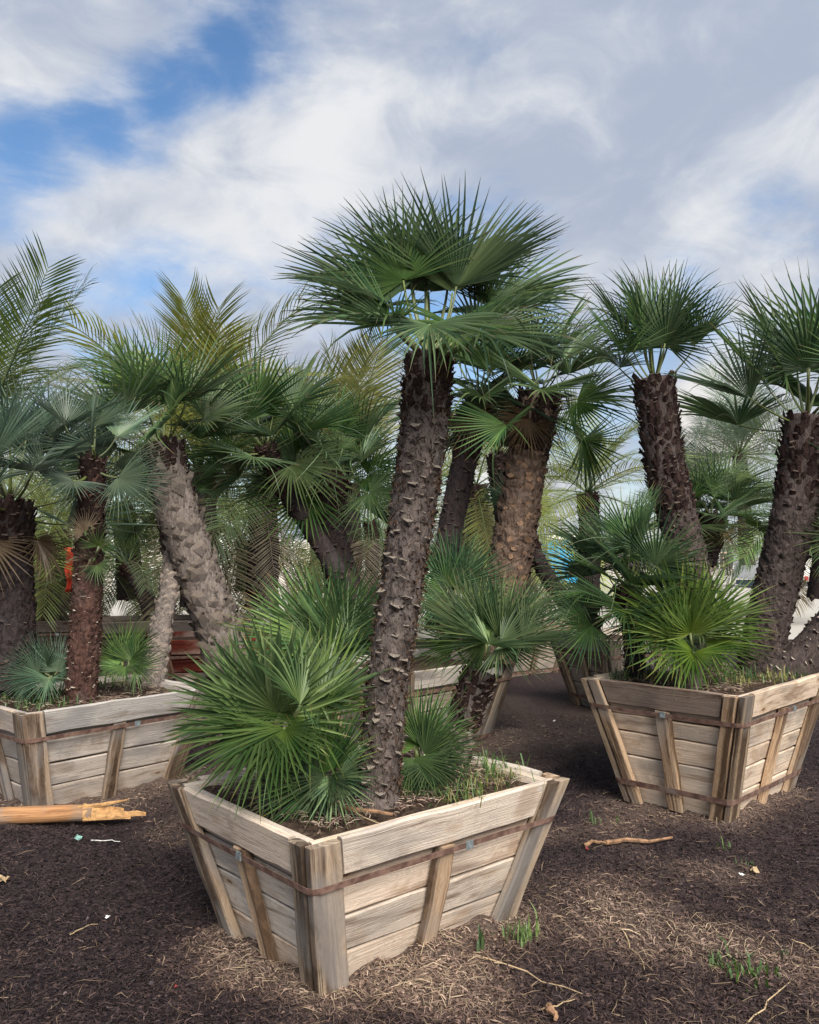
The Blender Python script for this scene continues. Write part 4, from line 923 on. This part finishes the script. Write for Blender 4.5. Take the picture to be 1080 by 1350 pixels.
# blue cabin
cb = atz(742, 772, 0); cb.z = .022; s3 = cb.y / F
cabin = empty('blue_cabin', cb, 'bright blue plastic cabin with pale roof behind the orange trunk', 'cabin')
cw = 46 * s3; chh = 60 * s3
for nm, mat, c, s in (('wall', 'blue_plastic', (0, 0, chh / 2), (cw, cw, chh)), ('door', 'blue_plastic', (0, -cw / 2 - .02, chh * .48), (cw * .6, .05, chh * .82)), ('roof', 'white_paint', (0, 0, chh + .06), (cw * 1.05, cw * 1.05, .14)), ('roof_vent', 'white_paint', (0, 0, chh + .17), (cw * .7, cw * .7, .1)), ('base', 'black_rubber', (0, 0, .06), (cw * 1.08, cw * 1.04, .12))):
    mb = MB(); boxm(mb, c, s); link(nm, mb.mesh(nm, mat), cabin)
# red cloth hanging in the back-left
mb = MB(); n = 10; vs = []
for j in range(n + 1):
    for i in range(7):
        vs.append(((i * .05 - .15) * (.5 - .03 * j) + .02 * math.sin(j), .05 * math.sin(i * 1.9 + j * .3), -j * .055 + .01 * math.sin(i * 3)))
mb.add(vs, [(j * 7 + i, j * 7 + i + 1, (j + 1) * 7 + i + 1, (j + 1) * 7 + i) for j in range(n) for i in range(6)])
o = link('red_cloth', mb.mesh('red_cloth', 'red_cloth', True)); o.location = at(92, 722, 10.6); o.modifiers.new('thick', 'SOLIDIFY').thickness = .006
tag(o, 'orange red cloth strip hanging among fronds behind the slim reddish trunk', 'cloth')

# ------------------------------------------------------------------ log
lp0 = atz(-330, 1106, 0.0); lp1 = atz(192, 1082, 0.0)
dl = (lp1 - lp0); Ll = dl.length; ang = math.atan2(dl.y, dl.x)
log = empty('broken_log', (lp0.x, lp0.y, .0), 'peeled orange log with a splintered broken end on the mulch at left', 'log', None, ang)
rl = random.Random(3); mb = MB(); r0 = .052
n = 26; Lb = Ll - .30
tube(mb, [(Lb * i / n, .01 * mnoise.noise(Vector((i * .4, 0, 0))), r0 + .012 + .008 * mnoise.noise(Vector((i * .3, 5, 0)))) for i in range(n + 1)], [r0 * (1.06 - .14 * i / n) * (1 + .03 * mnoise.noise(Vector((i, 2, 0)))) for i in range(n + 1)], 20, True, 0, .015, rl)
link('shaft', mb.mesh('shaft', 'peeled_log', True), log)
def tongue(l, y0, y1, zb, zt, drop, seed):
    r = random.Random(seed); mb = MB(); n = 7; vs = []
    for i in range(n + 1):
        f = i / n; wd = (1 - f ** 1.25) + .02; jj = lambda: r.uniform(-.004, .004)
        ym = (y0 + y1) / 2; hw = (y1 - y0) / 2 * wd; x = Lb - .05 + (l + .05) * f; top = zt - (zt - zb) * drop * f + jj()
        vs += [(x, ym - hw + jj(), zb + .3 * (top - zb)), (x + jj(), ym - hw * .8, top), (x + jj(), ym + hw * .1, top + .006 * (1 - f) + jj()), (x, ym + hw * .8, top + jj()), (x, ym + hw, zb + .3 * (top - zb)), (x, ym, zb + .01 * f)]
    mb.add(vs, [(i * 6 + k, i * 6 + (k + 1) % 6, (i + 1) * 6 + (k + 1) % 6, (i + 1) * 6 + k) for i in range(n) for k in range(6)] + [(5, 4, 3, 2, 1, 0), tuple(n * 6 + k for k in range(6))])
    o = link('splinter', mb.mesh('splinter', 'broken_wood'), log); fixn(o)
tongue(.30, -.048, .045, .022, .085, .55, 1); tongue(.12, -.04, .02, .05, .108, .3, 2); tongue(.17, .005, .048, .03, .095, .4, 3); tongue(.08, -.05, -.015, .03, .085, .2, 4); tongue(.22, -.05, -.025, .02, .06, .5, 5)
mb = MB(); tube(mb, [(Lb - .08, -.02, .100), (Lb + .05, -.02, .112), (Lb + .09, -.02, .118), (Lb + .20, .0, .128)], [.010, .014, .010, .003], 6, True, 0, .3, rl); link('splinter', mb.mesh('splinter', 'broken_wood'), log)

# ------------------------------------------------------------------ grass, weeds
def blades(mb, pts, h, rnd, w=.004, lean=.6):
    for p in pts:
        a = rnd.uniform(0, 6.283); l = h * (rnd.uniform(.3, .9) if rnd.random() < .75 else rnd.uniform(.9, 1.7)); d = Vector((math.cos(a), math.sin(a), 0)); s = Vector((-d.y, d.x, 0)) * w * rnd.uniform(.7, 1.3); le = rnd.uniform(.1, lean); rv = rnd.random()
        p = Vector(p); m = p + d * l * le * .35 + Vector((0, 0, l * .6)); e = p + d * l * le + Vector((0, 0, l * (1 - le * .4)))
        mb.add([p - s, p + s, m + s * .8, m - s * .8, e], [(0, 1, 2, 3), (3, 2, 4)], [(.1, rv), (.1, rv), (.6, rv), (.6, rv), (1, rv)])
def weeds(label, spots, Z, h, n, mat, seed, w=.004, lean=.7, sp=.06):
    r = random.Random(seed); mb = MB(); P = []
    for (px, py) in spots:
        c = atz(px, py, Z)
        for _ in range(n): P.append((c.x + r.gauss(0, sp), c.y + r.gauss(0, sp), Z - .01))
    blades(mb, P, h, r, w, lean); o = link('weeds', mb.mesh('weeds', mat)); tag(o, label, 'weeds', kind='stuff')
weeds('green grass growing in the right corner of the foreground box', [(610, 1045), (640, 1030), (660, 1022), (590, 1050), (625, 1015), (655, 1010)], .595, .085, 34, 'grass_blade', 1, .003, 1.6, .075)
weeds('dry yellow grass in the right corner of the foreground box', [(630, 1035), (655, 1020), (600, 1055), (650, 1030)], .60, .085, 24, 'dry_grass', 2, .0022, 1.7, .07)
weeds('green weeds along the front of the left box', [(60, 915), (30, 920), (80, 900), (150, 895), (170, 880), (60, 890), (130, 905), (185, 890), (45, 880), (20, 900), (90, 915), (10, 925), (75, 930), (45, 930)], .615, .12, 45, 'grass_blade', 3, .005, .9, .09)
weeds('moss and grass at the rim of the right box', [(820, 893), (850, 888), (880, 893), (930, 898), (960, 895), (1000, 897), (1040, 890), (1070, 880), (870, 880), (945, 885), (985, 890)], .775, .085, 60, 'grass_blade', 4, .003, .9, .07)
weeds('yellowed grass at the rim of the right box', [(835, 890), (865, 893), (905, 900), (975, 900), (1010, 895), (1030, 893)], .775, .07, 50, 'dry_grass', 5, .003, 1.1, .06)
def tuft(label, px, py, h, n, seed, w=.004, sp=.03, lean=.6, mat='grass_blade'):
    c = atz(px, py, 0); c.z = float(gh(c.x, c.y)) - .004; r = random.Random(seed); mb = MB()
    blades(mb, [(r.gauss(0, sp), r.gauss(0, sp), 0) for _ in range(n)], h, r, w, lean); o = link('grass_tuft', mb.mesh('grass_tuft', mat)); o.location = c
    tag(o, label, 'grass tuft', 'grass tufts sprouting from the mulch')
tuft('broad pointed grass blades against the right side of the foreground box', 634, 1255, .14, 7, 1, .007, .014, .3)
tuft('bushy grass tuft at the right bottom corner of the foreground box', 690, 1238, .10, 60, 2, .004, .035)
tuft('small bright grass sprout left of the right box corner', 780, 1084, .07, 14, 3)
tuft('tiny grass sprout beside the small bright sprout', 815, 1080, .05, 8, 4, .003, .02)
tuft('green weed patch at the lower right of the mulch', 985, 1285, .07, 40, 5, .005, .05, .9)
tuft('green weed sprout left of the lower right weed patch', 945, 1272, .05, 26, 6, .006, .016, .9)
tuft('little grass sprout near the right picture edge', 1035, 1262, .05, 14, 7, .003, .015)
tuft('little grass sprout below the right box', 988, 1135, .05, 12, 8, .003, .03)
tuft('small weed just below the right box corner', 955, 1115, .045, 10, 9, .003, .03)

# ------------------------------------------------------------------ mulch
_dp = np.random.default_rng(77); _dk = [(_dp.uniform(.8, 7.5), _dp.uniform(0, 6.283), _dp.uniform(0, 6.283)) for _ in range(26)]
def drymap(x, y):
    p = np.zeros(len(x))
    for k_, a_, ph in _dk: p += np.sin(k_ * (np.cos(a_) * x + np.sin(a_) * y) + ph + 1.3 * np.sin(.7 * k_ * (np.sin(a_) * x - np.cos(a_) * y))) / k_ ** .75
    p = p / 1.6; d = edge_dist(x, y)
    return np.clip(.95 * np.exp(-(d / (.24 + .10 * np.clip(p, -1, 1))) ** 1.6) + .55 * np.clip(p - .25, 0, 1) + np.clip((3.05 - y) * .45, 0, .38) + np.clip((x - .3) * .35, 0, .24) * np.clip((4.6 - y), 0, 1), 0, 1)
gx = graded(-3.4, 3.4, .026, -600, 600); gy = graded(2.0, 6.5, .026, -100, 1400)
GX, GY = np.meshgrid(gx, gy); Z = gh(GX, GY)
Z += nrg.normal(0, .0035, Z.shape) * ((GY < 7) & (abs(GX) < 4))
nx, ny = len(gx), len(gy)
idx = np.arange(nx * ny).reshape(ny, nx)
Q = np.stack([idx[:-1, :-1], idx[:-1, 1:], idx[1:, 1:], idx[1:, :-1]], -1).reshape(-1, 4)
g = link('ground', np_mesh('ground', np.stack([GX, GY, Z], -1).reshape(-1, 3), Q, 'mulch_soil', np.repeat(drymap(GX.ravel(), GY.ravel())[:, None], 3, 1))); tag(g, 'dark mulch covered nursery ground', 'ground', kind='structure')
def scatter(name, n, y0, y1, lmin, lmax, wmin, wmax, lift, pal, seed, label, pw=1.6, bias=False):
    g = np.random.default_rng(seed)
    t_ = g.random(n); Y = (y0 ** (1 - pw) + t_ * (y1 ** (1 - pw) - y0 ** (1 - pw))) ** (1 / (1 - pw))
    X = (g.random(n) * 2 - 1) * (Y * .54 + 1.3)
    k = ~inside(X, Y); X, Y = X[k], Y[k]; n = len(X)
    dm = drymap(X, Y)
    if bias: k = g.random(n) < .10 + dm; X, Y, dm = X[k], Y[k], dm[k]; n = len(X)
    dry = np.clip(dm + g.normal(0, .10, n), 0, 1)
    a = g.random(n) * 6.283; L = np.exp(g.uniform(np.log(lmin), np.log(lmax), n)); w = g.uniform(wmin, wmax, n)
    dx, dy = np.cos(a), np.sin(a); sx, sy = -dy, dx; curl = g.normal(0, .35, n) * L
    z = gh(X, Y) + lift * g.random(n) + .001; sl = g.normal(0, .16, n) * L; up = np.abs(g.normal(0, .12, n)) * L
    rows = []
    for f, ww in ((-.5, .6), (0, 1), (.5, .35)):
        cx = X + dx * L * f + sx * curl * (f * f); cy = Y + dy * L * f + sy * curl * (f * f); cz = z + sl * f + up * (1 - 4 * f * f)
        tw = g.normal(0, .5, n) * w
        rows.append(np.stack([cx - sx * w * ww, cy - sy * w * ww, cz - tw], -1)); rows.append(np.stack([cx + sx * w * ww, cy + sy * w * ww, cz + tw], -1))
    V = np.stack(rows, 1).reshape(-1, 3); b = np.arange(n)[:, None] * 6
    Q = np.concatenate([b + np.array([0, 1, 3, 2]), b + np.array([2, 3, 5, 4])], 0)
    pal = np.array(pal); wts = g.random(n); q = np.clip(dry * .72 + wts * .48 - .14, 0, .999) * (len(pal) - 1)
    i = q.astype(int); f = (q - i)[:, None]; c = pal[i] * (1 - f) + pal[np.minimum(i + 1, len(pal) - 1)] * f
    c = c * g.uniform(.6, 1.35, (n, 1)); pl = (g.random(n) < .01)[:, None]; c = np.where(pl, c * 1.8 + .03, c)
    o = link(name, np_mesh(name, V, Q, 'mulch_chip', np.repeat(np.clip(c, 0, .8), 6, 0))); tag(o, label, 'mulch', kind='stuff')
PAL = [(.012, .008, .010), (.036, .024, .024), (.084, .054, .045), (.16, .105, .08), (.28, .195, .145), (.38, .285, .21)]
scatter('mulch_fibre', 190000, 2.2, 8.5, .012, .06, .0006, .0022, .012, PAL, 1, 'dark brown shredded mulch fibres covering the ground', 1.9)
scatter('mulch_chip', 84000, 2.2, 8.5, .008, .028, .002, .006, .010, PAL[:5], 2, 'small dark wood chips mixed through the mulch', 1.9)
scatter('dry_straw', 16000, 2.2, 8.0, .04, .12, .0006, .0016, .016, [(.12, .08, .05), (.3, .22, .14), (.42, .33, .22)], 3, 'pale straw bits scattered over the mulch', 1.9, True)
def litter(label, bi, z, n, seed):
    cx, cy, u, hx, hy = BOXES[bi]; g = np.random.default_rng(seed); hx += .05; hy += .05
    a = g.uniform(-hx, hx, n); b = g.uniform(-hy, hy, n); X = cx + a * u.x - b * u.y; Y = cy + a * u.y + b * u.x
    an = g.random(n) * 6.283; L = np.exp(g.uniform(np.log(.015), np.log(.09), n)); w = g.uniform(.0006, .0024, n)
    dx, dy = np.cos(an), np.sin(an); zz = z + .022 + g.random(n) * .02; sl = g.normal(0, .12, n) * L; R_ = []
    for f, ww in ((-.5, .6), (0, 1), (.5, .3)):
        for sg in (-1, 1): R_.append(np.stack([X + dx * L * f - sg * dy * w * ww, Y + dy * L * f + sg * dx * w * ww, zz + sl * f + .08 * L * (1 - 4 * f * f) + sg * w * .4], -1))
    V = np.stack(R_, 1).reshape(-1, 3); o6 = np.arange(n)[:, None] * 6
    Q = np.concatenate([o6 + np.array([0, 1, 3, 2]), o6 + np.array([2, 3, 5, 4])], 0); pal = np.array(PAL[1:] + [(.4, .32, .24)])
    c = pal[g.integers(0, len(pal), n)] * g.uniform(.7, 1.3, (n, 1))
    tag(link('soil_litter', np_mesh('soil_litter', V, Q, 'mulch_chip', np.repeat(np.clip(c, 0, .8), 6, 0))), label, 'litter', kind='stuff')
litter('dry bits and bark littering the soil of the foreground box', 0, .575, 3200, 1)
litter('dry bits littering the soil of the right box', 1, .745, 1500, 2)
litter('dry bits littering the soil of the left box', 2, .60, 1500, 3)
def stalk(label, p0, p1, z, r, mat, name='straw_stalk', bow=.01, seed=0):
    a = atz(*p0, z); b = atz(*p1, z); rn = random.Random(seed); mb = MB(); pts = []
    for i in range(7):
        f = i / 6; q = a.lerp(b, f); g_ = float(gh(q.x, q.y)) if z < .1 else z
        pts.append(Vector((q.x - a.x + rn.uniform(-1, 1) * bow, q.y - a.y + rn.uniform(-1, 1) * bow, g_ + r + .006 + bow * .5 * math.sin(f * 3.14))))
    tube(mb, pts, [r * (1 - .5 * i / 6) for i in range(7)], 6, True, 0, .1, rn); o = link(name, mb.mesh(name, mat)); o.location = (a.x, a.y, 0); tag(o, label, name.split('_')[-1]); return o
stalk('long pale straw stalk lying right of the foreground box', (628, 1262), (765, 1312), 0, .0035, 'straw', seed=1)
stalk('short straw stalk below the long pale one', (705, 1335), (760, 1318), 0, .003, 'straw', seed=2)
stalk('thin straw stalk near the right bottom edge', (985, 1345), (1045, 1298), 0, .003, 'straw', seed=3)
stalk('thin straw stalk at the right edge of the mulch', (1040, 1240), (1078, 1256), 0, .0028, 'straw', seed=4)
stalk('bent straw stalk in the middle of the right mulch', (818, 1228), (850, 1275), 0, .0028, 'straw', seed=5)
stalk('pale twig on the left mulch', (90, 1235), (128, 1212), 0, .003, 'straw', seed=6, name='dry_twig')
stalk('dry frond stalk on the soil at the front of the foreground box', (412, 1045), (500, 1090), .60, .004, 'straw', seed=7)
stalk('curled dry bark strip on the soil of the foreground box', (455, 1072), (520, 1080), .60, .010, 'tan_bark', seed=8, name='bark_strip')
stalk('reddish bark strip on the mulch between the two boxes', (798, 1120), (885, 1102), 0, .014, 'tan_bark', seed=9, name='bark_strip', bow=.015)
stalk('short brown bark piece left of the reddish bark strip', (770, 1126), (800, 1120), 0, .011, 'tan_bark', seed=10, name='bark_strip')
stalk('white thin stick lying beside the green scrap', (120, 1109), (160, 1108), 0, .003, 'white_scrap', seed=11, name='thin_stick')
stalk('broken wood chunk at the bottom of the mulch', (724, 1332), (735, 1348), 0, .014, 'tan_bark', seed=12, name='wood_chunk')
def scrap(label, px, py, s, mat, seed, name='scrap'):
    c = atz(px, py, 0); c.z = float(gh(c.x, c.y)) + .012; r = random.Random(seed); mb = MB(); vs = []
    for j in range(4):
        for i in range(4): vs.append(((i - 1.5) * s / 3 + r.uniform(-.2, .2) * s, (j - 1.5) * s / 3 + r.uniform(-.2, .2) * s, r.uniform(0, .8) * s))
    mb.add(vs, [(j * 4 + i, j * 4 + i + 1, j * 4 + i + 5, j * 4 + i + 4) for j in range(3) for i in range(3)])
    o = link(name, mb.mesh(name, mat)); o.location = c; o.modifiers.new('thick', 'SOLIDIFY').thickness = .002; tag(o, label, 'litter')
scrap('crumpled green plastic scrap on the mulch below the log', 102, 1107, .035, 'green_scrap', 1, 'plastic_scrap')
scrap('small red scrap by the bark strip', 774, 1131, .013, 'red_scrap', 2, 'plastic_scrap')
scrap('tiny white scrap on the left mulch', 142, 1205, .016, 'white_scrap', 3, 'paper_scrap')
scrap('tiny red scrap near the left foreground', 232, 1300, .009, 'red_scrap', 4, 'plastic_scrap')
scrap('tan dry leaf at the left picture edge', 3, 1168, .045, 'straw', 5, 'dry_leaf')
scrap('white scrap on the mulch below the right box', 978, 1148, .018, 'white_scrap', 6, 'paper_scrap')
scrap('tan dry leaf beside the white scrap below the right box', 995, 1143, .035, 'straw', 7, 'dry_leaf')
scrap('white pebble like scrap behind the right box near the grey box', 731, 950, .02, 'white_scrap', 8, 'paper_scrap')
